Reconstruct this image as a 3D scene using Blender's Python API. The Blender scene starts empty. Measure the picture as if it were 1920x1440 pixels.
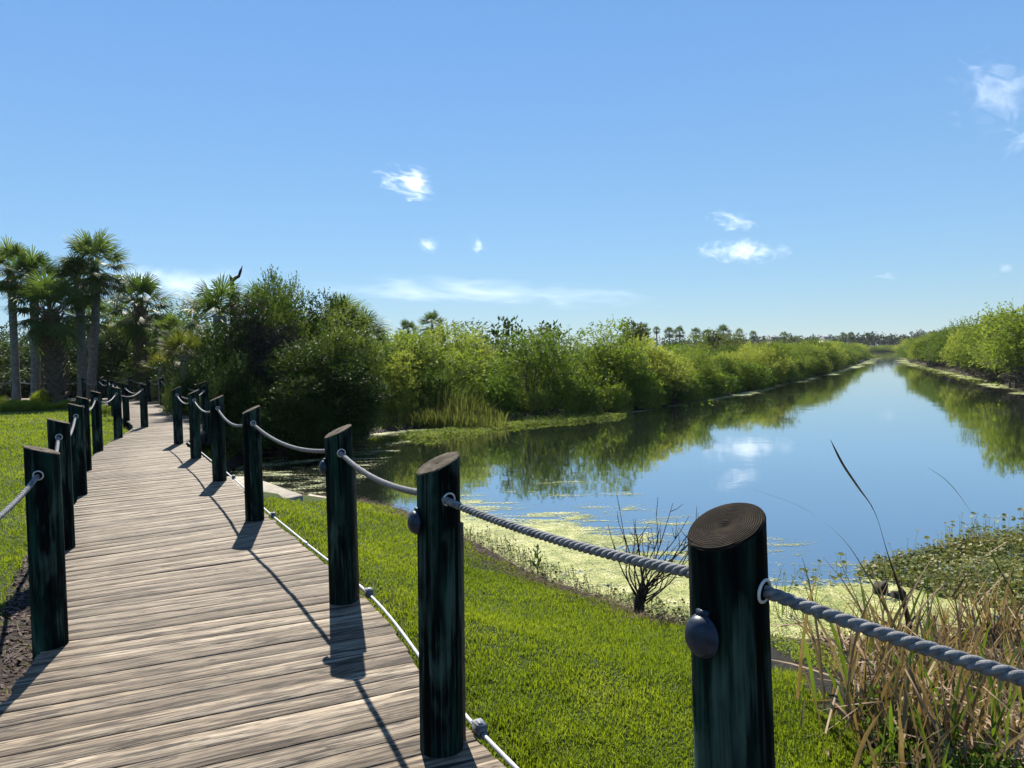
import bpy, math, random
import numpy as np
from math import radians as R_

# ------------------------------------------------------------------ camera, sky, sun, exposure
S = bpy.context.scene
COL = S.collection
FPX, PITCH, ROLL, CH = 1400., R_(2.13), R_(1.6), 1.5
_fw = np.array([0, math.cos(PITCH), -math.sin(PITCH)])
_u0 = np.array([0, math.sin(PITCH), math.cos(PITCH)])
_r0 = np.array([1., 0, 0])
_r = math.cos(ROLL)*_r0 - math.sin(ROLL)*_u0
_u = math.sin(ROLL)*_r0 + math.cos(ROLL)*_u0
CAM = np.array([0, 0, CH])

def ray(px, py):
    return _fw + _r*((px-960)/FPX) + _u*((720-py)/FPX)

def at(px, py, z=0.):
    d = ray(px, py)
    return CAM + d*((z-CH)/d[2])

def dep(px, py, Y):
    d = ray(px, py)
    return CAM + d*(Y/d[1])

from mathutils import Matrix, Vector
cam = bpy.data.cameras.new('camera')
cam.sensor_width = 36.
cam.lens = 36.*FPX/1920.
cam.clip_start, cam.clip_end = .05, 20000.
camo = bpy.data.objects.new('camera', cam)
COL.objects.link(camo)
M = Matrix.Identity(4)
for i in range(3):
    M[i][0], M[i][1], M[i][2], M[i][3] = _r[i], _u[i], -_fw[i], CAM[i]
camo.matrix_world = M
S.camera = camo

SUN_AZ, SUN_EL = R_(-13.5), R_(43.5)      # azimuth from +y towards +x
w = bpy.data.worlds.new('World')
S.world = w
w.use_nodes = True
nt = w.node_tree
bg = nt.nodes['Background']
sky = nt.nodes.new('ShaderNodeTexSky')
sky.sky_type = 'NISHITA'
sky.sun_disc = False
sky.sun_elevation = SUN_EL
sky.sun_rotation = SUN_AZ
sky.air_density, sky.dust_density, sky.ozone_density = 1.0, .0, 3.0
bg.inputs[1].default_value = .055
hs = nt.nodes.new('ShaderNodeHueSaturation')
hs.inputs['Saturation'].default_value = 1.18
nt.links.new(sky.outputs[0], hs.inputs['Color'])
# clear maritime air: the low sky stays blue instead of whitening
gm = nt.nodes.new('ShaderNodeTexCoord'); sz = nt.nodes.new('ShaderNodeSeparateXYZ'); cr = nt.nodes.new('ShaderNodeValToRGB'); mk = nt.nodes.new('ShaderNodeMix'); sc_ = nt.nodes.new('ShaderNodeVectorMath')
nt.links.new(gm.outputs['Generated'], sz.inputs[0]); nt.links.new(sz.outputs[2], cr.inputs[0])
cr.color_ramp.elements[0].position, cr.color_ramp.elements[0].color = 0., (.36, .575, .73, 1)
cr.color_ramp.elements[1].position, cr.color_ramp.elements[1].color = 1., (.12, .26, .60, 1)
for p_, c_ in ((.13, (.31, .56, .86, 1)), (.38, (.22, .45, .87, 1))):
    e_ = cr.color_ramp.elements.new(p_); e_.color = c_
sc_.operation = 'SCALE'; sc_.inputs['Scale'].default_value = 8.3; nt.links.new(cr.outputs[0], sc_.inputs[0])
mk.data_type = 'RGBA'; mk.inputs[0].default_value = .72
nt.links.new(hs.outputs[0], mk.inputs[6]); nt.links.new(sc_.outputs[0], mk.inputs[7]); nt.links.new(mk.outputs[2], bg.inputs[0])

sl = bpy.data.lights.new('sun', 'SUN')
sl.energy, sl.angle, sl.color = 5.0, R_(.5), (1, .94, .83)
so = bpy.data.objects.new('sun', sl)
COL.objects.link(so)
sd = Vector((math.sin(SUN_AZ)*math.cos(SUN_EL), math.cos(SUN_AZ)*math.cos(SUN_EL), math.sin(SUN_EL)))
so.rotation_euler = sd.to_track_quat('Z', 'Y').to_euler()
so.location = (0, 0, 30)
S.view_settings.view_transform = 'Standard'
S.view_settings.look = 'None'
S.view_settings.exposure = 1.15
S.view_settings.gamma = 1
S.render.filter_size = 1.05
S.cycles.max_bounces = 8
S.cycles.transparent_max_bounces = 24
S.cycles.volume_bounces = 6
S.cycles.caustics_reflective = False
S.cycles.caustics_refractive = False

HAZE = .00009
# ------------------------------------------------------------------ helpers
rng = np.random.default_rng(7)

def tag(o, label=None, cat=None, group=None, kind=None):
    if label: o['label'] = label
    if cat: o['category'] = cat
    if group: o['group'] = group
    if kind: o['kind'] = kind
    return o

def mesh(name, V, F, mat, smooth=False, uv=None, attrs=None):
    """V (n,3); F (m,k) uniform faces or list of such arrays"""
    V = np.asarray(V, dtype=np.float32)
    Fs = F if isinstance(F, list) and isinstance(F[0], np.ndarray) else [np.asarray(F)]
    Fs = [np.asarray(f, dtype=np.int32) for f in Fs if len(f)]
    me = bpy.data.meshes.new(name)
    me.vertices.add(len(V))
    me.vertices.foreach_set('co', V.ravel())
    loops = np.concatenate([f.ravel() for f in Fs])
    tot = np.concatenate([np.full(len(f), f.shape[1], np.int32) for f in Fs])
    st = np.concatenate([[0], np.cumsum(tot)[:-1]]).astype(np.int32)
    me.loops.add(len(loops))
    me.loops.foreach_set('vertex_index', loops)
    me.polygons.add(len(tot))
    me.polygons.foreach_set('loop_start', st)
    me.polygons.foreach_set('loop_total', tot)
    if smooth:
        me.polygons.foreach_set('use_smooth', np.ones(len(tot), bool))
    if uv is not None:
        l = me.uv_layers.new(name='UVMap')
        l.data.foreach_set('uv', np.asarray(uv, np.float32)[loops].ravel())
    for k, v in (attrs or {}).items():
        a = me.attributes.new(k, 'FLOAT', 'POINT')
        a.data.foreach_set('value', np.asarray(v, np.float32))
    me.update(calc_edges=True)
    me.validate()
    if mat: me.materials.append(mat)
    return me

def obj(name, me, parent=None, loc=None, rot=None, scale=None):
    o = bpy.data.objects.new(name, me)
    COL.objects.link(o)
    if parent: o.parent = parent
    if loc is not None: o.location = [float(x) for x in loc]
    if rot is not None: o.rotation_euler = rot
    if scale is not None: o.scale = scale if hasattr(scale, '__len__') else (scale,)*3
    return o

def empty(name, loc, label, cat, group=None, rot=None):
    o = obj(name, None, None, loc, rot)
    o.empty_display_size = .1
    return tag(o, label, cat, group)

class MB:
    def __init__(s): s.V, s.F3, s.F4, s.n = [], [], [], 0
    def add(s, V, F):
        V = np.asarray(V, float); F = np.asarray(F, int)
        if len(F) == 0: return s
        (s.F3 if F.shape[1] == 3 else s.F4).append(F+s.n)
        s.V.append(V); s.n += len(V)
        return s
    def build(s, name, mat, smooth=False):
        F = []
        if s.F3: F.append(np.concatenate(s.F3))
        if s.F4: F.append(np.concatenate(s.F4))
        return mesh(name, np.concatenate(s.V), F, mat, smooth)

def tube(P, rad, n=8, cap=True):
    P = np.asarray(P, float); m = len(P)
    rad = np.broadcast_to(np.asarray(rad, float), (m,))
    T = np.gradient(P, axis=0)
    T /= np.linalg.norm(T, axis=1)[:, None]+1e-12
    ref = np.array([0, 0, 1.]) if abs(T[:, 2]).mean() < .8 else np.array([1., 0, 0])
    A = np.cross(T, ref); A /= np.linalg.norm(A, axis=1)[:, None]+1e-12
    B = np.cross(T, A)
    t = np.arange(n)*2*np.pi/n
    V = P[:, None]+rad[:, None, None]*(A[:, None]*np.cos(t)[None, :, None]+B[:, None]*np.sin(t)[None, :, None])
    V = V.reshape(-1, 3)
    i, j = np.meshgrid(np.arange(m-1), np.arange(n), indexing='ij')
    a = i*n+j; b = i*n+(j+1) % n
    F = np.stack([a, b, b+n, a+n], -1).reshape(-1, 4)
    if cap:
        c = len(V)
        V = np.vstack([V, P[:1], P[-1:]])
        j = np.arange(n); k = (j+1) % n
        F2 = np.concatenate([np.stack([k, j, j*0+c, j*0+c], -1), np.stack([(m-1)*n+j, (m-1)*n+k, j*0+c+1, j*0+c+1], -1)])
        # degenerate quads avoided: use triangles through separate call
        return V, F, F2[:, :3]
    return V, F, None

def add_tube(mb, P, rad, n=8):
    V, F, T = tube(P, rad, n)
    off = mb.n
    mb.V.append(V); mb.F4.append(F+off); mb.F3.append(T+off); mb.n += len(V)

def box(mb, c, sx, sy, sz, rz=0., tilt=None):
    x, y, z = np.array([-1, 1, 1, -1, -1, 1, 1, -1])*sx/2, np.array([-1, -1, 1, 1, -1, -1, 1, 1])*sy/2, np.array([-1]*4+[1]*4)*sz/2
    V = np.stack([x*math.cos(rz)-y*math.sin(rz), x*math.sin(rz)+y*math.cos(rz), z], -1)
    F = [[0, 3, 2, 1], [4, 5, 6, 7], [0, 1, 5, 4], [1, 2, 6, 5], [2, 3, 7, 6], [3, 0, 4, 7]]
    mb.add(V+np.asarray(c), F)

def lathe(prof, n=24):
    prof = np.asarray(prof, float); m = len(prof)
    t = np.arange(n)*2*np.pi/n
    V = np.stack([prof[:, None, 0]*np.cos(t), prof[:, None, 0]*np.sin(t), prof[:, None, 1]+0*t], -1).reshape(-1, 3)
    i, j = np.meshgrid(np.arange(m-1), np.arange(n), indexing='ij')
    a = i*n+j; b = i*n+(j+1) % n
    return V, np.stack([a, b, b+n, a+n], -1).reshape(-1, 4)

def frame(z):
    z = np.asarray(z, float); z = z/np.linalg.norm(z)
    up = np.array([0, 0, 1.]) if abs(z[2]) < .9 else np.array([1., 0, 0])
    x = np.cross(up, z); x /= np.linalg.norm(x)
    return np.stack([x, np.cross(z, x), z], -1)

def spline(P, step):
    P = np.asarray(P, float)
    Q = np.vstack([2*P[0]-P[1], P, 2*P[-1]-P[-2]])
    out = []
    for i in range(1, len(Q)-2):
        p0, p1, p2, p3 = Q[i-1:i+3]
        n = max(2, int(np.linalg.norm(p2-p1)/step))
        for t in np.arange(n)/n:
            out.append(.5*((2*p1)+(p2-p0)*t+(2*p0-5*p1+4*p2-p3)*t*t+(-p0+3*p1-3*p2+p3)*t**3))
    out.append(P[-1])
    return np.array(out)

def resample(P, n):
    s = np.concatenate([[0], np.cumsum(np.linalg.norm(np.diff(P, axis=0), axis=1))])
    t = np.linspace(0, s[-1], n)
    return np.stack([np.interp(t, s, P[:, k]) for k in range(P.shape[1])], -1)

def inpoly(X, Y, P):
    P = np.asarray(P, float); ins = np.zeros(X.shape, bool)
    for (x0, y0), (x1, y1) in zip(P, np.roll(P, -1, 0)):
        c = ((y0 > Y) != (y1 > Y)) & (X < (x1-x0)*(Y-y0)/(y1-y0+1e-12)+x0)
        ins ^= c
    return ins

def pdist(X, Y, P, closed=True):
    P = np.asarray(P, float); d = np.full(X.shape, 1e9)
    E = list(zip(P, np.roll(P, -1, 0))) if closed else list(zip(P[:-1], P[1:]))
    for a, b in E:
        e = b-a; L = e@e+1e-12
        t = np.clip(((X-a[0])*e[0]+(Y-a[1])*e[1])/L, 0, 1)
        d = np.minimum(d, np.hypot(X-a[0]-t*e[0], Y-a[1]-t*e[1]))
    return d

def sstep(a, b, x):
    t = np.clip((x-a)/(b-a), 0, 1)
    return t*t*(3-2*t)

_pg = np.random.default_rng(3).random((256, 256))
def vnoise(x, y):
    xi, yi = np.floor(x).astype(int), np.floor(y).astype(int)
    fx, fy = x-xi, y-yi
    fx, fy = fx*fx*(3-2*fx), fy*fy*(3-2*fy)
    g = lambda a, b: _pg[a % 256, b % 256]
    return (g(xi, yi)*(1-fx)+g(xi+1, yi)*fx)*(1-fy)+(g(xi, yi+1)*(1-fx)+g(xi+1, yi+1)*fx)*fy

# ------------------------------------------------------------------ materials
class N:
    def __init__(s, name):
        s.m = bpy.data.materials.new(name); s.m.use_nodes = True
        s.t = s.m.node_tree; s.b = s.t.nodes['Principled BSDF']; s.o = s.t.nodes['Material Output']
    def n(s, typ, **kw):
        x = s.t.nodes.new('ShaderNode'+typ)
        for k, v in kw.items(): setattr(x, k, v)
        return x
    def l(s, a, b): s.t.links.new(a, b)
    def coord(s, kind='Object', scale=(1, 1, 1), rot=(0, 0, 0)):
        c = s.n('TexCoord'); mp = s.n('Mapping')
        mp.inputs['Scale'].default_value = scale; mp.inputs['Rotation'].default_value = rot
        s.l(c.outputs[kind], mp.inputs[0]); return mp.outputs[0]
    def pos(s, scale=(1, 1, 1)):
        g = s.n('NewGeometry'); mp = s.n('Mapping'); mp.inputs['Scale'].default_value = scale
        s.l(g.outputs['Position'], mp.inputs[0]); return mp.outputs[0]
    def noise(s, vec, scale, detail=4, rough=.55, dist=0.):
        x = s.n('TexNoise'); x.inputs['Scale'].default_value = scale; x.inputs['Detail'].default_value = detail
        x.inputs['Roughness'].default_value = rough; x.inputs['Distortion'].default_value = dist
        if vec is not None: s.l(vec, x.inputs['Vector'])
        return x.outputs['Fac']
    def ramp(s, fac, stops, interp='LINEAR'):
        x = s.n('ValToRGB'); x.color_ramp.interpolation = interp
        e = x.color_ramp.elements
        while len(e) < len(stops): e.new(.5)
        for i, (p, c) in enumerate(stops):
            e[i].position = p
            e[i].color = (c, c, c, 1) if not hasattr(c, '__len__') else (*c, 1)
        s.l(fac, x.inputs[0]); return x.outputs[0]
    def mix(s, fac, a, b, mode='MIX'):
        x = s.n('Mix', data_type='RGBA', blend_type=mode)
        for v, i in ((fac, 0), (a, 6), (b, 7)):
            if isinstance(v, (int, float)): x.inputs[i].default_value = v if i == 0 else (v, v, v, 1)
            elif isinstance(v, tuple): x.inputs[i].default_value = (*v, 1)
            else: s.l(v, x.inputs[i])
        return x.outputs[2]
    def math(s, op, a, b=0., c=0.):
        x = s.n('Math', operation=op)
        for i, v in enumerate((a, b, c)):
            if isinstance(v, (int, float)): x.inputs[i].default_value = v
            else: s.l(v, x.inputs[i])
        return x.outputs[0]
    def bump(s, h, strength, dist=.01):
        x = s.n('Bump'); x.inputs['Strength'].default_value = strength; x.inputs['Distance'].default_value = dist
        s.l(h, x.inputs['Height']); s.l(x.outputs[0], s.b.inputs['Normal']); return x.outputs[0]
    def set(s, col=None, rough=None, spec=None, metal=None):
        for v, k in ((col, 'Base Color'), (rough, 'Roughness'), (spec, 'Specular IOR Level'), (metal, 'Metallic')):
            if v is None: continue
            if isinstance(v, (int, float)): s.b.inputs[k].default_value = v
            elif isinstance(v, tuple): s.b.inputs[k].default_value = (*v, 1)
            else: s.l(v, s.b.inputs[k])
        return s

def leaf_mat(name, c1, c2, c3=None, trans=.45, rough=.5, spec=.3, nscale=.9, tcol=1.25, rand=.5):
    """leaf: noise over the crown mixes two leaf colours, translucent when lit from behind"""
    k = N(name)
    p = k.pos()
    f = k.noise(p, nscale, 3)
    f2 = k.noise(p, 9., 2)
    oi = k.n('ObjectInfo').outputs['Random']
    v = k.math('ADD', k.math('MULTIPLY', f, .7), k.math('MULTIPLY', f2, .3))
    v = k.math('ADD', v, k.math('MULTIPLY', k.math('SUBTRACT', oi, .5), rand))
    col = k.ramp(v, [(.3, c1), (.68, c2)] if c3 is None else [(.25, c1), (.55, c2), (.8, c3)])
    k.set(col, rough, spec)
    tr = k.n('BsdfTranslucent')
    tc = k.mix(1., col, (tcol*1.04, tcol*1.05, tcol*.52), 'MULTIPLY')
    k.l(tc, tr.inputs[0])
    mx = k.n('MixShader'); mx.inputs[0].default_value = trans
    k.l(k.b.outputs[0], mx.inputs[1]); k.l(tr.outputs[0], mx.inputs[2])
    k.l(mx.outputs[0], k.o.inputs[0])
    return k.m

def mat_deck():
    k = N('weathered_deck_board')
    uv = k.n('UVMap', uv_map='UVMap').outputs[0]
    def uvs(sx, sy, off=0.):
        mp = k.n('Mapping'); mp.inputs['Scale'].default_value = (sx, sy, 1); mp.inputs['Location'].default_value = (off, off*.7, 0)
        k.l(uv, mp.inputs[0]); return mp.outputs[0]
    grain = k.noise(uvs(1.9, 27), 1., 6, .68, .7)
    mid = k.noise(uvs(3.5, 62, 7.), 1., 4, .65, .5)
    fine = k.noise(uvs(9, 230, 3.), 1., 3, .6, .3)
    crack = k.noise(uvs(1.8, 30, 13.), 1., 4, .6, .9)
    broad = k.noise(uvs(.8, 7, 9.), 1., 4, .6, .4)
    knots = k.noise(uvs(3.6, 15, 5.), 1., 2, .4, .8)
    grain = k.math('ADD', k.math('MULTIPLY', grain, .62), k.math('MULTIPLY', mid, .38))
    split = k.noise(uvs(1.1, 21, 23.), 1., 3, .5, .5)
    at_ = k.n('Attribute', attribute_name='tone').outputs['Fac']
    base = k.ramp(grain, [(.37, (.014, .0105, .008)), (.44, (.082, .063, .046)), (.49, (.205, .168, .124)), (.59, (.365, .318, .25))])
    base = k.mix(k.ramp(fine, [(.34, .8), (.48, 0.)]), base, (.06, .046, .035))
    base = k.mix(k.ramp(crack, [(.36, .95), (.415, 0.)]), base, (.018, .014, .011))
    base = k.mix(k.ramp(split, [(.482, 0.), (.495, .85), (.505, .85), (.518, 0.)]), base, (.030, .023, .017))
    base = k.mix(k.ramp(broad, [(.35, .55), (.62, 0.)]), base, k.mix(1., base, (.62, .55, .47), 'MULTIPLY'))
    base = k.mix(k.ramp(knots, [(.665, 0.), (.73, .9)]), base, (.05, .036, .025))
    tone = k.mix(at_, (.60, .55, .50), (1.14, 1.10, 1.05))
    base = k.mix(1., base, tone, 'MULTIPLY')
    k.set(base, .78, .25)
    h = k.math('ADD', k.math('MULTIPLY', grain, 1.0), k.math('MULTIPLY', fine, .5))
    k.bump(h, .55, .007)
    return k.m

def mat_post():
    k = N('green_stained_post')
    oi = k.n('ObjectInfo').outputs['Random']
    c = k.coord('Object')
    ofs = k.n('VectorMath', operation='ADD'); k.l(c, ofs.inputs[0])
    cm = k.n('CombineXYZ'); k.l(k.math('MULTIPLY', oi, 37.), cm.inputs[0]); k.l(k.math('MULTIPLY', oi, 11.), cm.inputs[2]); k.l(cm.outputs[0], ofs.inputs[1])
    def sc(v):
        mp = k.n('Mapping'); mp.inputs['Scale'].default_value = v; k.l(ofs.outputs[0], mp.inputs[0]); return mp.outputs[0]
    a = k.noise(sc((16, 16, 1.6)), 1., 4, .6, .3)
    b = k.noise(sc((70, 70, 2.6)), 1., 4, .6, .2)
    d = k.noise(sc((9, 9, 3.)), 1., 3, .6, .5)
    col = k.ramp(a, [(.42, (.0015, .0025, .003)), (.53, (.0045, .012, .010)), (.67, (.012, .042, .030))])
    col = k.mix(k.ramp(k.math('ADD', k.math('MULTIPLY', d, .6), k.math('MULTIPLY', b, .4)), [(.50, 0.), (.64, .85)]), col, (.05, .088, .070))
    ck = k.noise(sc((34, 34, .9)), 1., 2, .4, .6)
    col = k.mix(k.ramp(ck, [(.345, 1.), (.38, 0.)]), col, (.002, .002, .002))
    col = k.mix(k.ramp(b, [(.3, .8), (.45, 0.)]), col, (.006, .008, .008))
    k.set(col, k.ramp(a, [(.3, .75), (.7, .9)]), .05)
    k.bump(k.math('ADD', k.math('ADD', a, b), k.ramp(ck, [(.345, 0.), (.40, 1.)])), .7, .006)
    return k.m

def mat_endgrain(name, dark):
    k = N(name)
    c = k.coord('Object')
    warp = k.noise(c, 14., 2)
    sx = k.n('SeparateXYZ'); k.l(c, sx.inputs[0])
    rr = k.math('POWER', k.math('ADD', k.math('POWER', k.math('ADD', sx.outputs[0], .006), 2.), k.math('POWER', k.math('ADD', sx.outputs[1], -.004), 2.)), .5)
    rr = k.math('ADD', rr, k.math('MULTIPLY', warp, .014))
    ring = k.math('SINE', k.math('MULTIPLY', k.math('POWER', rr, .9), 1050.))
    r01 = k.math('MULTIPLY_ADD', ring, .5, .5)
    n2 = k.noise(c, 60., 4)
    n3 = k.noise(c, 16., 3)
    lo, hi = ((.005, .0038, .003), (.040, .029, .019)) if dark else ((.035, .028, .02), (.19, .155, .11))
    v = k.math('ADD', k.math('MULTIPLY', r01, .38), k.math('MULTIPLY', n2, .62))
    col = k.ramp(v, [(.25, lo), (.75, hi)])
    col = k.mix(k.ramp(n3, [(.42, .75), (.6, 0.)]), col, lo)
    pith = k.ramp(rr, [(.008, .95), (.02, 0.)])
    col = k.mix(pith, col, (.01, .008, .006))
    k.set(col, .85, .06)
    k.bump(v, .6, .006)
    return k.m

def simple(name, col, rough=.5, spec=.5, metal=0., nz=None, bump=0., nsc=20., namt=.25):
    k = N(name)
    c = k.coord('Object')
    f = k.noise(c, nsc, 4)
    cc = k.mix(k.ramp(f, [(.3, 0.), (.7, 1.)]), tuple(x*(1-namt) for x in col), tuple(min(1, x*(1+namt)) for x in col))
    k.set(cc, rough, spec, metal)
    if bump: k.bump(f, bump, .01)
    return k.m

def mat_rope():
    k = N('weathered_white_rope')
    c = k.coord('Object')
    f = k.noise(c, 60., 4); g = k.noise(c, 420., 2)
    col = k.ramp(f, [(.3, (.075, .08, .09)), (.65, (.22, .22, .22))])
    k.set(col, .75, .25)
    k.bump(g, .5, .003)
    return k.m

def mat_water():
    k = N('pond_water')
    p = k.pos((1, 1, 1))
    n1 = k.noise(p, .9, 3, .5); n2 = k.noise(p, 5., 2, .5)
    patch = k.ramp(k.noise(p, .12, 2), [(.4, .25), (.65, 1.)])
    h = k.math('MULTIPLY', k.math('ADD', k.math('MULTIPLY', n1, 1.), k.math('MULTIPLY', n2, .16)), patch)
    k.set((.020, .027, .020), .35, 0.)
    gl = k.n('BsdfGlossy'); gl.inputs['Roughness'].default_value = .035
    gl.inputs['Color'].default_value = (.95, .95, .94, 1)
    bm = k.n('Bump'); bm.inputs['Strength'].default_value = .10; bm.inputs['Distance'].default_value = .05
    k.l(h, bm.inputs['Height']); k.l(bm.outputs[0], gl.inputs['Normal'])
    fr = k.n('Fresnel'); fr.inputs[0].default_value = 1.6
    fac = k.ramp(fr.outputs[0], [(0., .30), (.12, .58), (.5, .86), (1., .98)])
    mx = k.n('MixShader'); k.l(fac, mx.inputs[0]); k.l(k.b.outputs[0], mx.inputs[1]); k.l(gl.outputs[0], mx.inputs[2])
    k.l(mx.outputs[0], k.o.inputs[0])
    return k.m

def mat_duckweed(name, c1, c2, c3):
    """floating weed: a threshold of noise against the 'cover' attribute opens holes to the water below"""
    k = N(name)
    p = k.pos((1, 1, 1)); ps = k.pos((.55, 1.5, 1))
    big = k.noise(ps, 1.7, 7, .68, .5)
    fine = k.noise(p, 26., 3, .6)
    spk = k.noise(p, 110., 2, .5)
    cov = k.n('Attribute', attribute_name='cover').outputs['Fac']
    v = k.math('ADD', k.math('MULTIPLY', big, .66), k.math('MULTIPLY', fine, .34))
    v = k.math('ADD', v, k.math('SUBTRACT', cov, .5))
    a = k.ramp(v, [(.5, 0.), (.55, 1.)])
    mid = k.noise(p, 9., 4, .65, .3)
    a = k.mix(1., a, k.ramp(k.math('ADD', k.noise(p, 55., 2), k.math('MULTIPLY', v, .35)), [(.54, .0), (.68, 1.)]), 'MULTIPLY')
    col = k.ramp(k.math('ADD', k.math('MULTIPLY', k.noise(p, 3.5, 4, .6), .6), k.math('MULTIPLY', mid, .4)), [(.38, c1), (.5, c2), (.62, c3)])
    col = k.mix(k.ramp(spk, [(.36, .8), (.54, 0.)]), col, tuple(x*.3 for x in c1))
    col = k.mix(k.ramp(k.noise(p, 6., 5, .7), [(.36, .7), (.5, 0.)]), col, tuple(x*.8 for x in c1))
    k.set(col, .75, .2)
    k.bump(k.math('ADD', spk, fine), .6, .006)
    tr = k.n('BsdfTransparent'); mx = k.n('MixShader')
    k.l(a, mx.inputs[0]); k.l(tr.outputs[0], mx.inputs[1]); k.l(k.b.outputs[0], mx.inputs[2])
    k.l(mx.outputs[0], k.o.inputs[0])
    return k.m

def mat_ground():
    k = N('bank_ground')
    p = k.pos()
    f = k.noise(p, 1.3, 5, .6); g = k.noise(p, 22., 4, .6); h = k.noise(p, 90., 3, .6)
    lawn = k.n('Attribute', attribute_name='lawn').outputs['Fac']
    mul = k.n('Attribute', attribute_name='mulch').outputs['Fac']
    wet = k.n('Attribute', attribute_name='wet').outputs['Fac']
    dirt = k.ramp(k.math('ADD', k.math('MULTIPLY', f, .5), k.math('MULTIPLY', g, .5)), [(.35, (.030, .024, .015)), (.6, (.075, .062, .036)), (.75, (.06, .075, .025))])
    gr = k.ramp(k.math('ADD', k.math('MULTIPLY', f, .4), k.math('MULTIPLY', h, .6)), [(.3, (.025, .042, .007)), (.6, (.060, .090, .011)), (.75, (.11, .13, .02))])
    mc = k.ramp(h, [(.3, (.018, .012, .010)), (.55, (.06, .042, .035)), (.75, (.13, .10, .085))])
    md = k.ramp(g, [(.3, (.006, .005, .004)), (.7, (.032, .026, .020))])
    col = k.mix(lawn, dirt, gr)
    col = k.mix(wet, col, md)
    col = k.mix(mul, col, mc)
    k.set(col, k.math('MULTIPLY_ADD', wet, -.12, .9), .15)
    k.bump(k.math('ADD', g, h), 1., .04)
    return k.m

MAT = {}
MAT['deck'] = mat_deck()
MAT['post'] = mat_post()
MAT['grain_dark'] = mat_endgrain('end_grain_dark', True)
MAT['grain'] = mat_endgrain('end_grain_grey', False)
MAT['rope'] = mat_rope()
MAT['ring'] = simple('white_ring', (.62, .60, .56), .4, .5)
MAT['lamp'] = simple('blue_grey_lamp_metal', (.010, .020, .040), .42, .35, .0, nsc=50., namt=.6)
MAT['lamp_lens'] = simple('frosted_lamp_glass', (.45, .47, .46), .3)
MAT['pvc'] = simple('white_plastic_pipe', (.40, .40, .40), .45)
MAT['pvcgrey'] = simple('grey_junction_box', (.12, .135, .155), .5)
MAT['oldwood'] = simple('grey_brown_lumber', (.13, .095, .062), .8, .2, bump=.4, nsc=12., namt=.4)
MAT['darkwood'] = simple('dark_wet_lumber', (.03, .026, .02), .85, .2, bump=.4, nsc=12., namt=.4)
MAT['concrete'] = simple('weathered_concrete', (.27, .24, .19), .85, .2, bump=.5, nsc=9., namt=.3)
MAT['water'] = mat_water()
MAT['duck'] = mat_duckweed('duckweed_yellow', (.16, .19, .045), (.34, .35, .11), (.48, .47, .22))
MAT['duckg'] = mat_duckweed('duckweed_green', (.14, .17, .05), (.30, .32, .12), (.50, .50, .30))
MAT['ground'] = mat_ground()
MAT['bark'] = simple('grey_brown_bark', (.075, .060, .048), .9, .15, bump=.6, nsc=9., namt=.5)
MAT['stem'] = simple('pale_grey_stem', (.12, .105, .095), .9, .15, bump=.4, nsc=9., namt=.4)
MAT['palmtrunk'] = simple('grey_palm_trunk', (.16, .15, .135), .9, .15, bump=.8, nsc=7., namt=.35)
MAT['palmboot'] = simple('brown_palm_boots', (.10, .072, .048), .9, .15, bump=.8, nsc=9., namt=.5)
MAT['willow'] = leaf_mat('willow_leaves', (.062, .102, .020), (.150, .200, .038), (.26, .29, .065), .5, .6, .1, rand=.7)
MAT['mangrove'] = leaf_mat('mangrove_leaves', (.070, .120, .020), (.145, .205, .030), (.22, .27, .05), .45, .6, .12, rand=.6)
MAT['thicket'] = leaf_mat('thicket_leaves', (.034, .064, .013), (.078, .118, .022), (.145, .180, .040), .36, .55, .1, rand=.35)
MAT['dark'] = leaf_mat('shade_darkened_broad_leaves', (.014, .030, .009), (.036, .064, .017), (.085, .115, .027), .32, .55, .06, rand=.3)  # dark broad leaf green, deepened further to stand in for understory shade
MAT['vine'] = leaf_mat('dead_vine_leaves', (.014, .013, .014), (.032, .028, .028), (.06, .055, .03), .2, .7, .2, rand=.2)
MAT['olive'] = leaf_mat('olive_leaves', (.040, .055, .012), (.085, .105, .020), (.13, .14, .03), .4, .6, .15, rand=.3)
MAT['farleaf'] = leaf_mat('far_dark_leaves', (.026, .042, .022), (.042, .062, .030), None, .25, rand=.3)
MAT['frond'] = leaf_mat('palm_fronds', (.030, .060, .016), (.075, .115, .028), (.13, .16, .04), .42, .55, .12, rand=.3)
MAT['frondy'] = leaf_mat('yellow_palm_fronds', (.045, .060, .010), (.10, .11, .016), (.17, .155, .03), .45, .55, .12, rand=.3)
MAT['grass'] = leaf_mat('lawn_grass', (.070, .110, .008), (.172, .220, .017), (.31, .315, .055), .5, .55, .12, .8, rand=0.)
MAT['tan'] = leaf_mat('dead_reed_leaves', (.12, .080, .045), (.29, .20, .118), (.48, .365, .24), .3, .6, .2, 5., 1.0, rand=.2)
MAT['reed'] = leaf_mat('green_reed_blades', (.040, .075, .012), (.090, .140, .020), (.17, .20, .04), .4, .4, .4, 3., rand=.2)
MAT['brownreed'] = leaf_mat('brown_marsh_grass', (.05, .065, .02), (.125, .14, .045), (.25, .19, .10), .4, .6, .1, 1.2, rand=.2)
MAT['penny'] = leaf_mat('pennywort_leaves', (.060, .080, .018), (.140, .150, .034), (.27, .20, .10), .3, .5, .14, 2.2, rand=0.)
MAT['matweed'] = leaf_mat('floating_weed_leaves', (.06, .10, .02), (.15, .19, .035), (.28, .28, .09), .35, .8, .05, 1.5, rand=.2)
MAT['redblade'] = leaf_mat('reddish_cattail_blade', (.06, .035, .022), (.13, .075, .045), None, .3, .4, .4, 4.)
MAT['olddeb'] = simple('dark_plant_debris', (.085, .06, .035), .9, .1, nsc=6., namt=.8)
MAT['bare'] = simple('dark_bare_twig', (.045, .033, .026), .85, .2)
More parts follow.
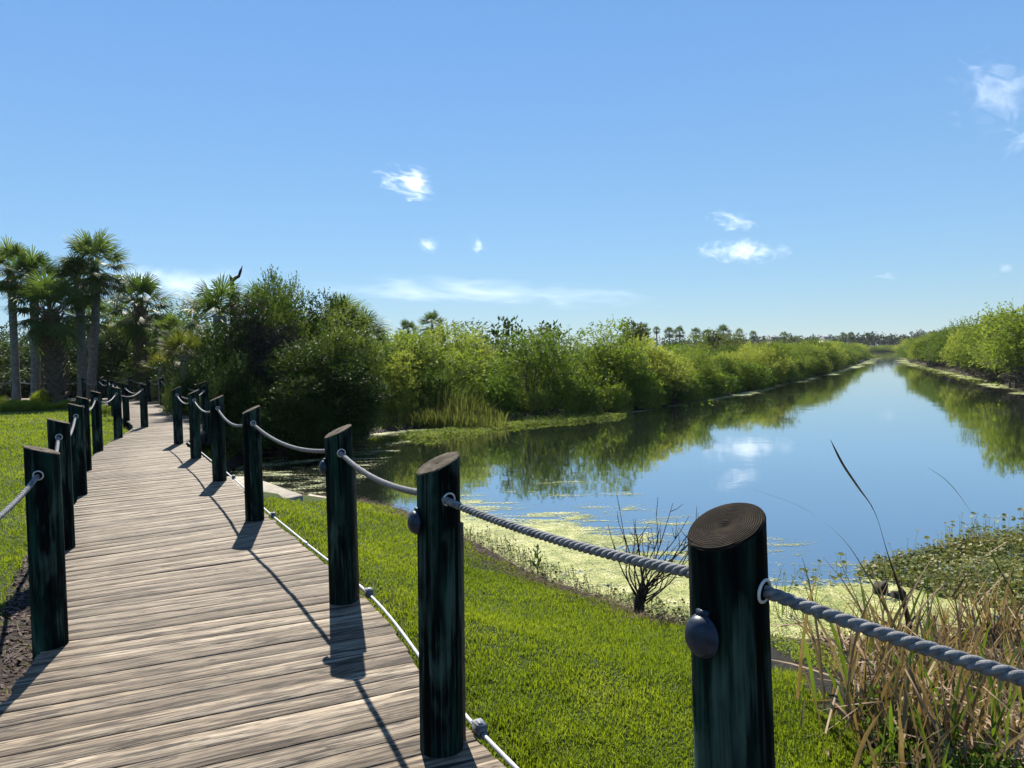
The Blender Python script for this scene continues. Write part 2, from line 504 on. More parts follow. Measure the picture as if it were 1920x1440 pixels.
MAT['chip'] = simple('bark_mulch_chips', (.085, .06, .05), .85, .2, nsc=3., namt=.8)
MAT['wallfar'] = simple('pale_house_wall', (.55, .53, .50), .8)
MAT['rooffar'] = simple('grey_house_roof', (.25, .25, .26), .8)

# ------------------------------------------------------------------ layout: water outline, boardwalk edges, terrain
ZW = -.7
SHORE = [(30, 14), (12, 11), (7, 8.3), (4.5, 6.1), (3, 5.5), (1.9, 5.5), (1.1, 6.1), (.2, 7.35), (-.6, 8.9), (-1.6, 10.7), (-2.7, 11.7), (-4., 12.4),
         (-5.3, 13.4), (-6.0, 15), (-6.1, 17), (-5.6, 19.5), (-5, 21.2), (-3.5, 23), (0, 25.6), (4, 27.4), (7, 31), (12, 38.5), (20, 51.5), (35, 77.5), (60, 125),
         (104, 226), (122, 262), (150, 272), (143, 262), (100, 190), (50, 94), (36, 62.5), (27.3, 42.5), (22, 31.8), (22.5, 24)]
SHORE = np.array(SHORE, float)
POST_R = [(1.5, .55), (.471, 1.6), (-.31, 2.83), (-1.09, 4.61), (-2.5, 7.11), (-3.81, 9.6), (-5.13, 12.0), (-6.43, 14.29)]
POST_L = [(-1.95, 2.1), (-2.55, 4.01), (-3.78, 6.19), (-5.16, 8.8), (-6.3, 10.92), (-7.5, 13.43), (-8.39, 15.82), (-9.11, 18.42)]
EDGE_L = np.array([(-.55, -1.0), (-1.25, .6), (-1.95, 2.1), (-2.6, 4.01), (-3.82, 6.19), (-5.18, 8.8), (-6.34, 10.92), (-7.5, 13.43), (-8.42, 15.82), (-9.4, 18.42),
                   (-10.9, 21.0), (-12.5, 23.6), (-13.9, 26.0), (-15.4, 28.6), (-17.2, 31.2), (-19.4, 33.8), (-22.2, 36.0), (-25.5, 37.4), (-29, 38.2), (-34, 38.6), (-42, 38.8)])
EDGE_R0 = np.array([(2.1, -.35), (1.60, .62), (.57, 1.66), (-.19, 2.89), (-.97, 4.67), (-2.38, 7.18), (-3.69, 9.67), (-5.02, 12.06), (-6.32, 14.36)])
EL = spline(EDGE_L, .1)
# right edge beyond the last near post: left edge shifted square across
tl = np.gradient(EDGE_L, axis=0); tl /= np.linalg.norm(tl, axis=1)[:, None]
nl = np.stack([tl[:, 1], -tl[:, 0]], -1)
EDGE_R = np.vstack([EDGE_R0, (EDGE_L+nl*1.72)[8:]])
ER = spline(EDGE_R, .1)
# pair points of the two edges: anchors (left index, right index) in control points
def arcpos(P, C):
    s = np.concatenate([[0], np.cumsum(np.linalg.norm(np.diff(P, axis=0), axis=1))])
    return s, np.array([s[np.argmin(((P-c)**2).sum(1))] for c in C])
sL, aL = arcpos(EL, EDGE_L[[0, 1, 2, 3, 4, 5, 6, 7]+list(range(8, len(EDGE_L)))])
sR, aR = arcpos(ER, np.vstack([EDGE_R0[[0, 1]]*.5+.5*EDGE_R0[[1, 2]], EDGE_R0[[3, 4, 5, 6, 7, 8]], (EDGE_L+nl*1.72)[8:]]))
def pair(t):      # t on the mean arc length
    mm = (aL+aR)/2
    l, r = np.interp(t, mm, aL), np.interp(t, mm, aR)
    f = lambda P, s, q: np.array([np.interp(q, s, P[:, 0]), np.interp(q, s, P[:, 1])])
    return f(EL, sL, l), f(ER, sR, r)
TT0, TT1 = (aL[0]+aR[0])/2, (aL[-1]+aR[-1])/2
DECKPOLY = np.vstack([EL[::8], ER[::-8]])

def land_z(X, Y):
    d = pdist(X, Y, SHORE); ins = inpoly(X, Y, SHORE)
    sd_ = np.where(ins, -d, d)
    wob = (vnoise(X*1.3, Y*1.3)-.5)*.10+(vnoise(X*4, Y*4)-.5)*.03
    z = np.minimum(-.13, -.67+.26*sd_+wob*.5)
    near = Y < 14
    marsh = sstep(1.6, 2.6, X)*sstep(14, 10, Y)
    z = z*(1-marsh)+marsh*np.minimum(-.2, -.67+.06*sd_+wob)
    bed = np.where(ins, -.72-.25*d-.02, z)
    back = sstep(20, 60, np.abs(sd_))*0
    z = np.where(ins, np.maximum(bed, -2.), np.maximum(z, -.685))
    dd = inpoly(X, Y, DECKPOLY)
    de = pdist(X, Y, DECKPOLY)
    under = np.where(dd, 1., sstep(.35, 0., de))
    z = np.where(ins, z, z*(1-under)+np.minimum(z, -.22)*under)
    return z, sd_

_gx, _gy = np.arange(-9, 10, .05), np.arange(0, 17, .05)
_GX, _GY = np.meshgrid(_gx, _gy, indexing='ij')
_GZ = land_z(_GX.ravel(), _GY.ravel())[0].reshape(_GX.shape)
def gz(x, y):
    u, v = (x+9)/.05, y/.05
    if 0 <= u < len(_gx)-1 and 0 <= v < len(_gy)-1:
        i, j = int(u), int(v); a, b = u-i, v-j
        return float((_GZ[i, j]*(1-a)+_GZ[i+1, j]*a)*(1-b)+(_GZ[i, j+1]*(1-a)+_GZ[i+1, j+1]*a)*b)
    z, _ = land_z(np.array([float(x)]), np.array([float(y)]))
    return float(z[0])

def onground(px, py):
    d = ray(px, py); lo, hi = (CH+.05)/-d[2], (CH+1.)/-d[2]
    for _ in range(24):
        m_ = .5*(lo+hi); p = CAM+d*m_
        if p[2] > gz(p[0], p[1]): lo = m_
        else: hi = m_
    return CAM+d*lo
n = 430
t = np.linspace(-1, 1, n)
gx = -2+3.2*np.sinh(6.6*t)/1.; gx = -2+np.sinh(6.6*t)*2.2/np.sinh(6.6)*900/1.
gx = -2+np.sinh(7.2*t)/np.sinh(7.2)*1500
gy = 9+np.sinh(7.2*t)/np.sinh(7.2)*1500
X, Y = np.meshgrid(gx, gy, indexing='ij')
Z, SDI = land_z(X.ravel(), Y.ravel())
Xr, Yr = X.ravel(), Y.ravel()
LAWN_R_IN = lambda x, y: (x < 2.3) & (y < 13.2)
lawn = np.where((Yr < 34.5) & (Xr < 3), sstep(.12, .3, SDI+(vnoise(Xr*2, Yr*2)-.5)*.2), 0.)
MULCH = [tuple(at(px, py, -.15)[:2]) for px, py in ((-120, 1500), (-30, 1190), (0, 1165), (20, 1105), (48, 1045), (75, 1020), (110, 1060), (130, 1200), (90, 1400))]
BED = [tuple(dep(px, 745, Y_)[:2]) for px, Y_ in ((-90, 31.5), (0, 31), (60, 29.5), (110, 29.5), (122, 31), (135, 34), (150, 37), (-90, 38))]
REEDZ = [tuple(onground(px, py)[:2]) for px, py in ((1300, 1190), (1380, 1235), (1445, 1262), (1500, 1285), (1570, 1335), (1630, 1385), (1685, 1450), (1700, 1560), (1760, 1800), (2900, 1800), (2900, 1150), (1700, 1090), (1500, 1090), (1380, 1120))]
mulch = np.where(inpoly(Xr, Yr, MULCH) | inpoly(Xr, Yr, BED), 1., 0.)
wet = sstep(.75, .2, SDI+(vnoise(Xr*3, Yr*3)-.5)*.5)*(SDI > -5)
wet = np.where(inpoly(Xr, Yr, REEDZ), 1., wet)
lawn = lawn*(1-wet*.9)
i, j = np.meshgrid(np.arange(n-1), np.arange(n-1), indexing='ij')
a = (i*n+j).ravel()
F = np.stack([a, a+n, a+n+1, a+1], -1)
tag(obj('ground', mesh('ground', np.stack([Xr, Yr, Z], -1), F, MAT['ground'], True, attrs=dict(lawn=lawn, mulch=mulch, wet=wet))), kind='structure')
wx = 1600
tag(obj('water', mesh('water', [(-wx, -wx, ZW), (wx, -wx, ZW), (wx, wx, ZW), (-wx, wx, ZW)], [[0, 1, 2, 3]], MAT['water'])), kind='structure')

# ------------------------------------------------------------------ boardwalk
bw = obj('boardwalk', None); tag(bw, kind='structure')
V, F, UV, TN = [], [], [], []
tpos = TT0; k = 0
while tpos < TT1-.2:
    wd = .138
    l0, r0 = pair(tpos); l1, r1 = pair(tpos+wd)
    tpos += wd+.003+rng.random()**2*.006
    e0, e1 = rng.normal(0, .008, 2)
    dz = rng.normal(0, .0016)
    ln = np.linalg.norm(r0-l0)
    u = (r0-l0)/ln
    l0, l1 = l0-u*e0, l1-u*e0; r0, r1 = r0+u*e1, r1+u*e1
    m = 9 if l0[1] < 8 else 3
    ch = .002
    off = (rng.random()*40, rng.random()*40)
    for q in range(m):
        f = q/(m-1)
        A, B = l0+(r0-l0)*f, l1+(r1-l1)*f
        bwid = np.linalg.norm(B-A)+1e-9; v = (B-A)/bwid
        warp = (vnoise(np.array([f*2.3+off[0]]), np.array([off[1]]))[0]-.5)*.005 if m > 3 else 0
        zt = dz+warp
        sec = [(0, -.036), (0, zt-ch), (ch, zt), (bwid*.5, zt+.0012), (bwid-ch, zt), (bwid, zt-ch), (bwid, -.036)]
        for (s_, z_) in sec:
            V.append((A[0]+v[0]*s_, A[1]+v[1]*s_, z_)); UV.append((f*ln+off[0], s_+off[1]))
            TN.append(np.clip(off[1]/40+0*f, 0, 1))
    b0 = k
    for q in range(m-1):
        for c in range(6):
            p = b0+q*7+c
            F.append((p, p+7, p+8, p+1))
        F.append((b0+q*7+6, b0+q*7+13, b0+q*7+7, b0+q*7))
    F.append((b0, b0+1, b0+5, b0+6)); F.append((b0+1, b0+2, b0+4, b0+5))
    e = b0+(m-1)*7
    F.append((e+6, e+5, e+1, e)); F.append((e+5, e+4, e+2, e+1))
    k += 7*m
obj('deck_boards', mesh('deck_boards', V, np.array(F), MAT['deck'], uv=UV, attrs=dict(tone=TN)), bw)
mb = MB()
for P, sgn in ((EL, 1), (ER, -1)):
    tn = np.gradient(P, axis=0); tn /= np.linalg.norm(tn, axis=1)[:, None]
    nn = np.stack([tn[:, 1], -tn[:, 0]], -1)*sgn
    for o0 in (.05, .7):
        A, B = P+nn*o0, P+nn*(o0+.04)
        m = len(P)
        Q = np.vstack([np.c_[A, A[:, 0]*0-.04], np.c_[A, A[:, 0]*0-.24], np.c_[B, B[:, 0]*0-.24], np.c_[B, B[:, 0]*0-.04]])
        q = np.arange(m-1)
        mb.add(Q, np.concatenate([np.stack([q+m*c, q+m*c+1, q+m*((c+1) % 4)+1, q+m*((c+1) % 4)], -1) for c in range(4)]))
obj('joist', mb.build('joist', MAT['darkwood']), bw)

# ------------------------------------------------------------------ posts
ORD = ['', 'nearest', 'second', 'third', 'fourth', 'fifth', 'sixth', 'seventh']

def post_meshes(seed, h, r, slope, outward, depth=.55, near=True):
    """body with an uneven round section and a cut top that rises towards 'outward'"""
    g = np.random.default_rng(seed)
    ns, nr = (44, 18) if near else (18, 4)
    th = np.arange(ns)*2*np.pi/ns
    rr = 1+.014*np.sin(2*th+g.random()*6)+.010*np.sin(3*th+g.random()*6)
    zs = np.linspace(-depth, 1, nr)
    V = []
    ox, oy = outward
    for q, zz in enumerate(zs):
        rad = r*rr*(1+.012*math.sin(zz*3+seed))*(1.02-.03*max(zz, 0))
        x, y = rad*np.cos(th), rad*np.sin(th)
        top = h+math.tan(slope)*(x*ox+y*oy)
        z = -depth+(top+depth)*(zz+depth)/(1+depth)
        V.append(np.stack([x, y, z], -1))
    V = np.concatenate(V)
    i, j = np.meshgrid(np.arange(nr-1), np.arange(ns), indexing='ij')
    a = (i*ns+j).ravel(); b = (i*ns+(j+1) % ns).ravel()
    F = np.stack([a, b, b+ns, a+ns], -1)
    body = mesh('post_body', V, F, MAT['post'], True)
    ring = V[-ns:]
    VV = [ring+[0, 0, 0]]
    c = np.array([0, 0, h])
    for f, dz in ((.97, .004), (.93, .0055), (.75, .0055), (.5, .005), (.25, .004), (.08, .001)):
        VV.append(c+(ring-c)*f+[0, 0, dz])
    VV.append((c-[0, 0, .002])[None])
    VV = np.concatenate(VV)
    i, j = np.meshgrid(np.arange(6), np.arange(ns), indexing='ij')
    a = (i*ns+j).ravel(); b = (i*ns+(j+1) % ns).ravel()
    j = np.arange(ns)
    top = mesh('end_grain', VV, [np.stack([6*ns+j, 6*ns+(j+1) % ns, j*0+7*ns], -1), np.stack([a, b, b+ns, a+ns], -1)], None, True)
    return body, top

def torus(R, r, n=28, m=10):
    t, s = np.meshgrid(np.arange(n)*2*np.pi/n, np.arange(m)*2*np.pi/m, indexing='ij')
    V = np.stack([(R+r*np.cos(s))*np.cos(t), (R+r*np.cos(s))*np.sin(t), r*np.sin(s)], -1).reshape(-1, 3)
    i, j = np.meshgrid(np.arange(n), np.arange(m), indexing='ij')
    a = i*m+j; b = ((i+1) % n)*m+j; c = ((i+1) % n)*m+(j+1) % m; d = i*m+(j+1) % m
    return V, np.stack([a, b, c, d], -1).reshape(-1, 4)

RING = mesh('rope_ring', *torus(.0235, .0034), MAT['ring'], True)
# shaded deck lamp: cupped hood over a small lens, on a short round mount; local z points out of the post
mb = MB()
V, F = lathe([(.0, .0), (.026, .0), (.026, .016), (.0, .016)], 20); mb.add(V, F)
MOUNT = mb.build('lamp_mount', MAT['lamp'], False)
prof = [(.036*math.sin(a)*1.18, .014+.030*math.cos(a)) for a in np.linspace(0.02, math.pi/2, 10)]
prof += [(.045, .012), (.0455, .009), (.043, .0085), (.040, .012)]
V, F = lathe(prof, 32)
V = V*[1, 1.14, 1]
HOOD = mesh('lamp_hood', V, F[:, ::-1], MAT['lamp'], True)
mb = MB(); box(mb, (0, .052, .012), .03, .016, .014); TAB = mb.build('lamp_tab', MAT['lamp'])

POSTS = {}
def make_post(row, i, xy, label, group, near, hh=1.06, lean=(0, 0), lampz=None, prev=None, nxt=None, board=False, dark=False):
    r = .083
    x, y = xy
    # square across the walk, away from it
    q = np.asarray(nxt)-np.asarray(prev); q = q/np.linalg.norm(q)
    out = np.array([q[1], -q[0]])*(1 if row == 'R' else -1)
    slope = R_(24 if row == 'R' else 17)
    e = empty('wooden_post', (x, y, 0), label, 'post', group, rot=(lean[0], lean[1], 0))
    body, top = post_meshes(int(i*17+(row == 'L')*5+3), hh, r, slope, out, .55 if near else .3, near)
    top.materials.append(MAT['grain_dark'] if dark else MAT['grain'])
    obj('post_body', body, e); obj('end_grain', top, e)
    zr = hh-.125
    for other in (prev, nxt):
        d = np.asarray(other)-np.asarray(xy); d = d/np.linalg.norm(d)
        fr = frame([d[0], d[1], -.12])
        o = obj('rope_ring', RING, e)
        mt = Matrix(fr.tolist()).to_4x4(); mt.translation = (d[0]*(r+.001), d[1]*(r+.001), zr)
        o.matrix_local = mt
    if lampz is not None:
        fr = frame([-out[0], -out[1], 0.02])
        mt = Matrix(fr.tolist()).to_4x4(); mt.translation = (-out[0]*(r-.004), -out[1]*(r-.004), lampz)
        m_ = obj('lamp', MOUNT, e); m_.matrix_local = mt @ Matrix.Scale(.9, 4)
        obj('lamp_hood', HOOD, m_, (0, 0, .006)); obj('lamp_tab', TAB, m_)
    if board:
        mb = MB()
        ang = math.atan2(out[1], out[0])
        p = np.array([out[0]*(r+.012)+q[0]*.05, out[1]*(r+.012)+q[1]*.05])
        box(mb, (p[0], p[1], (.86-.12)/2), .02, .085, .98, ang)
        obj('backing_board', mb.build('backing_board', MAT['oldwood']), e)
    POSTS[(row, i)] = (np.array([x, y, zr]), r)
    return e

NR = len(POST_R)
for i, xy in enumerate(POST_R):
    if i == 0: continue
    prev = POST_R[i-1]; nxt = POST_R[i+1] if i+1 < NR else (-7.35, 16.9)
    hh = {1: 1.12, 2: 1.10, 3: 1.065, 4: 1.06}.get(i, 1.065)
    lean = {1: (0, R_(-.9)), 2: (0, R_(1.1))}.get(i, (0, R_(.3)))
    lab = ['', 'nearest dark green post with ringed cut top and a blue grey lamp on its side',
           'second post from the viewer on the water side, with a lumber strip behind it',
           'third post from the viewer in the water side row, dark green with grey cut top',
           'fourth post from the viewer in the water side row, beside the concrete slab',
           'fifth post from the viewer in the water side row, pale green streaked',
           'sixth post from the viewer in the water side row, just before the last one',
           'seventh and farthest post of the water side row, against the bushes'][i]
    make_post('R', i, xy, lab, 'posts along the water side of the boardwalk', True, hh, lean, hh-.215 if i < 4 else None, prev, nxt, i in (2, 3), i == 1)
for i, xy in enumerate(POST_L):
    if i == 0: continue
    prev = POST_L[i-1]; nxt = POST_L[i+1] if i+1 < NR else (-10.7, 21.2)
    lab = ['', 'nearest dark green post on the lawn side, beside the bark mulch',
           'second post from the viewer on the lawn side, half behind the nearest one',
           'third post from the viewer on the lawn side, with lighter olive face',
           'fourth post from the viewer on the lawn side of the boardwalk',
           'fifth post from the viewer on the lawn side, mostly hidden behind the fourth',
           'sixth post on the lawn side, standing free against the grass with ropes both sides',
           'seventh post on the lawn side where the boardwalk bends left'][i]
    make_post('L', i, xy, lab, 'posts along the lawn side of the boardwalk', True, 1.065, (0, R_(.4)), None, prev, nxt)
# far bend: posts on both sides
FARL = resample(EL[(EL[:, 1] > 20.8) & (EL[:, 0] > -40)], 13)
FARR = resample(ER[(ER[:, 1] > 16.8) & (ER[:, 0] > -40)], 14)
FARL = FARL+0; FARR = FARR+0
for row, P, pre in (('L', FARL, POST_L[-1]), ('R', FARR, POST_R[-1])):
    for q, xy in enumerate(P):
        prev = P[q-1] if q else pre; nxt = P[q+1] if q+1 < len(P) else P[q]+(P[q]-P[q-1])
        make_post(row, 20+q, tuple(xy), 'small distant green post on the %s edge of the far boardwalk bend' % ('lawn side' if row == 'L' else 'wooded'),
                  'posts of the far boardwalk bend, %s' % ('lawn side' if row == 'L' else 'wooded side'), False, 1.03, (0, 0), None, prev, nxt)

# the posts just out of the picture that carry the near rope ends
make_post('R', 0, POST_R[0], 'dark green post beyond the right edge, carrying the end of the thick rope', 'posts along the water side of the boardwalk', True, 1.08, (0, 0), None, (2.2, -.6), POST_R[1])
make_post('L', 0, POST_L[0], 'dark green post beyond the left edge, carrying the end of the lawn side rope', 'posts along the lawn side of the boardwalk', True, 1.065, (0, 0), None, (-1.2, .4), POST_L[1])
# ------------------------------------------------------------------ ropes
def rope_path(A, B, sag, n):
    t = np.linspace(0, 1, n)
    P = A+(B-A)*t[:, None]
    P[:, 2] -= sag*4*t*(1-t)
    return P

def rope(A, B, sag, label, group, twist=True, rad=.0132):
    A, B = np.asarray(A, float), np.asarray(B, float)
    mb = MB()
    L = np.linalg.norm(B-A)
    if twist:
        pitch = .072
        n = int(L/pitch*14)
        P = rope_path(A, B, sag, n)
        T = np.gradient(P, axis=0); T /= np.linalg.norm(T, axis=1)[:, None]
        U = np.cross(T, [0, 0, 1.]); U /= np.linalg.norm(U, axis=1)[:, None]; W = np.cross(T, U)
        s = np.linspace(0, L, n)
        for c in range(3):
            ph = -2*np.pi*(s/pitch+c/3)
            Q = P+(U*np.cos(ph)[:, None]+W*np.sin(ph)[:, None])*rad*.50
            add_tube(mb, Q, rad*.60, 10)
    else:
        add_tube(mb, rope_path(A, B, sag, 14), rad*.92, 6)
    o = obj('rope', mb.build('rope', MAT['rope'], True))
    return tag(o, label, 'rope', group)

def rope_between(ka, kb, sag, label, group, twist=True):
    (A, r), (B, _) = POSTS[ka], POSTS[kb]
    d = (B-A)/np.linalg.norm(B-A)
    return rope(A+d*(r-.02), B-d*(r-.02), sag, label, group, twist)

for row in 'RL':
    POSTS[(row, 0)] = (np.array([*(POST_R if row == 'R' else POST_L)[0], .94]), .083)
SAG = {0: .04, 1: .025, 2: .05, 3: .085, 4: .11, 5: .115, 6: .11}
SIDE = {'R': 'water side', 'L': 'lawn side'}
for row in 'RL':
    for i in range(7):
        if i == 0:
            lab = 'thick twisted rope running from the nearest post out of the picture' if row == 'R' else 'white rope running from the nearest lawn side post out of the picture'
        else:
            lab = 'white rope sagging between the %s and %s posts of the %s row' % (ORD[i], ORD[i+1], SIDE[row])
        rope_between((row, i), (row, i+1), SAG[i] if row == 'R' else .12, lab, 'ropes of the %s row' % SIDE[row], i < 5)
    P = FARL if row == 'L' else FARR
    rope_between((row, 7), (row, 20), .12, 'white rope from the seventh post of the %s row towards the far bend' % SIDE[row], 'ropes of the %s row' % SIDE[row], False)
    for q in range(len(P)-1):
        rope_between((row, 20+q), (row, 21+q), .13, 'thin white rope looped between small posts on the %s of the far bend' % ('lawn side' if row == 'L' else 'wooded side'),
                     'ropes of the far boardwalk bend, %s' % ('lawn side' if row == 'L' else 'wooded side'), False)

# knots hanging under the fourth post's rope end
def knot(p, label):
    mb = MB()
    t = np.linspace(0, 2*np.pi, 14)
    add_tube(mb, np.stack([p[0]+.03*np.cos(t)*.6, p[1]+.03*np.cos(t)*.3, p[2]-.05+.045*np.sin(t)], -1), .011, 7)
    add_tube(mb, np.array([[p[0], p[1], p[2]-.02], [p[0]+.01, p[1], p[2]-.08], [p[0]-.004, p[1], p[2]-.14]]), [.012, .012, .009], 7)
    tag(obj('rope_knot', mb.build('rope_knot', MAT['rope'], True)), label, 'rope knot')
for kk, lab in (((('R', 4)), 'white rope knot hanging on the far side of the fourth water side post'), (('R', 5), 'small white rope knot hanging at the fifth water side post')):
    A, r = POSTS[kk]; B = POSTS[('R', kk[1]+1)][0]; d = (B-A)/np.linalg.norm(B-A)
    knot(A+d*(r+.045)+[0, 0, -.03], lab)

# ------------------------------------------------------------------ conduit and junction boxes on the water side edge
mb = MB()
cp = EDGE_R0[1:].copy()
tn = np.gradient(cp, axis=0); tn /= np.linalg.norm(tn, axis=1)[:, None]
nn = np.stack([tn[:, 1], -tn[:, 0]], -1)
cpt = spline(cp+nn*.035, .12)
zc = -.002+.004*np.sin(np.arange(len(cpt))*.35)
add_tube(mb, np.c_[cpt, zc+.009], .0092, 10)
for q in range(6, len(cpt)-4, 23):
    add_tube(mb, np.c_[cpt[q:q+2], zc[q:q+2]+.009], .0118, 10)
cd = obj('conduit', mb.build('conduit', MAT['pvc'], True)); tag(cd, 'white plastic conduit pipe running along the water side edge of the boardwalk', 'pipe')
for i, nm in ((2, 'second'), (3, 'third'), (4, 'fourth'), (5, 'fifth')):
    q = np.argmin(((cpt-np.array(EDGE_R0[i+1]))**2).sum(1))
    a_ = cpt[q]; d = cpt[q+1]-cpt[q-1]; an = math.atan2(d[1], d[0]); d = d/np.linalg.norm(d)
    e = empty('junction_box', (a_[0]+d[0]*.02, a_[1]+d[1]*.02, .0), 'grey junction box on the conduit at the foot of the %s water side post' % nm, 'junction box', 'junction boxes on the conduit', rot=(0, 0, an))
    mb = MB(); box(mb, (0, 0, .018), .062, .038, .044); obj('box_body', mb.build('box_body', MAT['pvcgrey']), e)
    mb = MB(); box(mb, (0, 0, .0425), .067, .043, .005); box(mb, (0, 0, .0465), .04, .016, .003); obj('cover_plate', mb.build('cover_plate', MAT['pvcgrey']), e)
    for sg in (1, -1):
        mb = MB(); add_tube(mb, np.array([[.031*sg, 0, .010], [.05*sg, 0, .010]]), .013, 12)
        obj('pipe_fitting', mb.build('pipe_fitting', MAT['pvcgrey'], True), e)

# ------------------------------------------------------------------ concrete slabs by the inlet
def slab(name, pts, zt, th, mat, label, cat):
    P = np.array(pts)[:, :2]; m = len(P); c = P.mean(0); P2 = c+(P-c)*.985
    V = np.vstack([np.c_[P, np.full(m, zt-th)], np.c_[P, np.full(m, zt-.012)], np.c_[P2, np.full(m, zt)]])
    j = np.arange(m); kx = (j+1) % m
    Fq = np.concatenate([np.stack([j, kx, kx+m, j+m], -1), np.stack([j+m, kx+m, kx+2*m, j+2*m], -1)])
    tag(obj(name, mesh(name, V, [Fq, np.array([np.arange(2*m, 3*m)])], mat)), label, cat)
slab('concrete_slab', [at(425, 893, -.18), at(470, 893, -.18), at(568, 928, -.18), at(500, 941, -.18), at(452, 925, -.18)], -.18, .4, MAT['concrete'],
     'flat weathered concrete slab at the inlet beside the fourth post', 'slab')
slab('concrete_edging', [at(566, 934, -.52), at(580, 926, -.52), at(660, 939, -.52), at(650, 952, -.52)], -.52, .2, MAT['concrete'],
     'narrow pale concrete edging lying between the lawn and the inlet water', 'edging')

# ------------------------------------------------------------------ foliage generators
def unit(v): return v/(np.linalg.norm(v, axis=-1, keepdims=True)+1e-9)

def sprays(g, O, D, L, k, ll, lw, droop=0.):
    """k leaves set along each twig (origins O, directions D, length L); one quad per leaf"""
    m = len(O)
    t = np.tile(np.linspace(.15, 1., k), (m, 1))+g.normal(0, .05, (m, k))
    Ln = L*g.uniform(.6, 1.25, (m, 1, 1))
    B = O[:, None]+D[:, None]*Ln*t[..., None]
    B[..., 2] -= droop*(t**2)*Ln[..., 0]
    d = unit(D[:, None]*.55+g.normal(0, .55, (m, k, 3))+[0, 0, -droop*.4])
    s = unit(np.cross(d, g.normal(0, 1, (m, k, 3))))
    l = ll*g.uniform(.6, 1.3, (m, k, 1)); wd = lw*g.uniform(.7, 1.25, (m, k, 1))
    V = np.stack([B, B+d*l*.45+s*wd*.5, B+d*l, B+d*l*.45-s*wd*.5], 2).reshape(-1, 3)
    return V, np.arange(len(V)).reshape(-1, 4)

def clump_leaves(g, C, r, ntw, L, k, ll, lw, up=.45, flat=.8, droop=0.):
    Os, Ds = [], []
    for c, rr in zip(C, r):
        m = int(ntw*(rr/np.mean(r))**2)
        u = unit(g.normal(0, 1, (m, 3)))
        rad = rr*(.3+.7*g.random((m, 1))**.6)
        Os.append(c+u*rad*[1, 1, flat]); Ds.append(unit(u*.7+g.normal(0, .4, (m, 3))+[0, 0, up]))
    return sprays(g, np.concatenate(Os), np.concatenate(Ds), L, k, ll, lw, droop)

def shrub_meshes(seed, h, wd, nc, ntw, leaf, mat, stemmat, low=.12, cr=.22, twig=.36, k=7, nstem=9, up=.45, ragged=.25, droop=0., twiggy=0):
    """low many-stemmed shrub: crown of leaf sprays on clumps + bent stems from the base"""
    g = np.random.default_rng(seed)
    C, r = [], []
    while len(C) < nc:
        p = g.uniform(-1, 1, 3); p[2] = g.uniform(low, 1)
        prof = math.sqrt(max(0, 1-((p[2]-.45)/.62)**2))
        q = math.hypot(p[0], p[1])
        if q > prof or (q < prof*.45 and p[2] < .72): continue
        C.append([p[0]*wd*.5*.86, p[1]*wd*.5*.86, p[2]*h*.88*(1+g.normal(0, ragged*.3))]); r.append(h*cr*g.uniform(.65, 1.25))
    C, r = np.array(C), np.array(r)
    V, F = clump_leaves(g, C, r, ntw, twig, k, leaf[0], leaf[1], up, .85, droop)
    crown = mesh('crown', V, F, mat)
    mb = MB()
    for q in g.permutation(nc)[:nstem]:
        b = np.array([*g.normal(0, wd*.07, 2), -.3]); e = C[q]
        mid = b*.45+e*.55+np.array([*g.normal(0, wd*.06, 2), -h*.06])
        P = spline(np.array([b, b*.75+mid*.25+[0, 0, h*.05], mid, e]), h/7)
        add_tube(mb, P, np.linspace(.045, .010, len(P))*h/3.5, 5)
        for _ in range(2+twiggy):
            s = P[g.integers(len(P)//3, len(P)-1)]
            d = unit(np.array([*g.normal(0, 1, 2), g.uniform(-.2, 1)]))*g.uniform(.15, .32)*h
            add_tube(mb, np.array([s, s+d*.5+[0, 0, .03*h], s+d]), np.array([.014, .010, .004])*h/3.5, 4)
    return crown, mb.build('trunk', stemmat, True)

def place(name, meshes, loc, rz, sc, label, cat, group=None):
    e = empty(name, loc, label, cat, group, rot=(0, 0, rz))
    e.scale = sc if hasattr(sc, '__len__') else (sc,)*3
    for m, nm in zip(meshes, ('crown', 'trunk')):
        obj(nm, m, e)
    return e

W_ = [shrub_meshes(100+q, 3.4, 3.6, 30, 78, (.105, .042), MAT['willow'], MAT['bark'], low=.06, cr=.17, k=9, twig=.34, ragged=.25, twiggy=2) for q in range(4)]
M_ = [shrub_meshes(200+q, 3.4, 3.4, 26, 62, (.12, .055), MAT['mangrove'], MAT['bark'], low=.08, cr=.20, k=7, twig=.36, ragged=.4) for q in range(3)]
O_ = [shrub_meshes(300+q, 3.4, 3.6, 22, 60, (.12, .060), MAT['olive'], MAT['bark'], low=.12, cr=.2, k=7, ragged=.6) for q in range(2)]
G_ = [shrub_meshes(400+q, 3.4, 3.8, 22, 66, (.13, .055), MAT['willow'], MAT['stem'], low=.42, cr=.17, k=8, twig=.42, nstem=18, ragged=.4, twiggy=5) for q in range(3)]
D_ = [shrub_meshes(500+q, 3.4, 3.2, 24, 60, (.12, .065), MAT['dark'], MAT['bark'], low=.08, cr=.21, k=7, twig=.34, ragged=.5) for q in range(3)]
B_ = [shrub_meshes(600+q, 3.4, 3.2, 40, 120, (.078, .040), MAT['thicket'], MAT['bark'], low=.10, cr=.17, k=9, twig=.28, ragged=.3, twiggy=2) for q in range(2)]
K_ = [shrub_meshes(650+q, 3.4, 3.2, 38, 120, (.080, .048), MAT['dark'], MAT['bark'], low=.06, cr=.18, k=8, twig=.28, ragged=.3, twiggy=2) for q in range(2)]
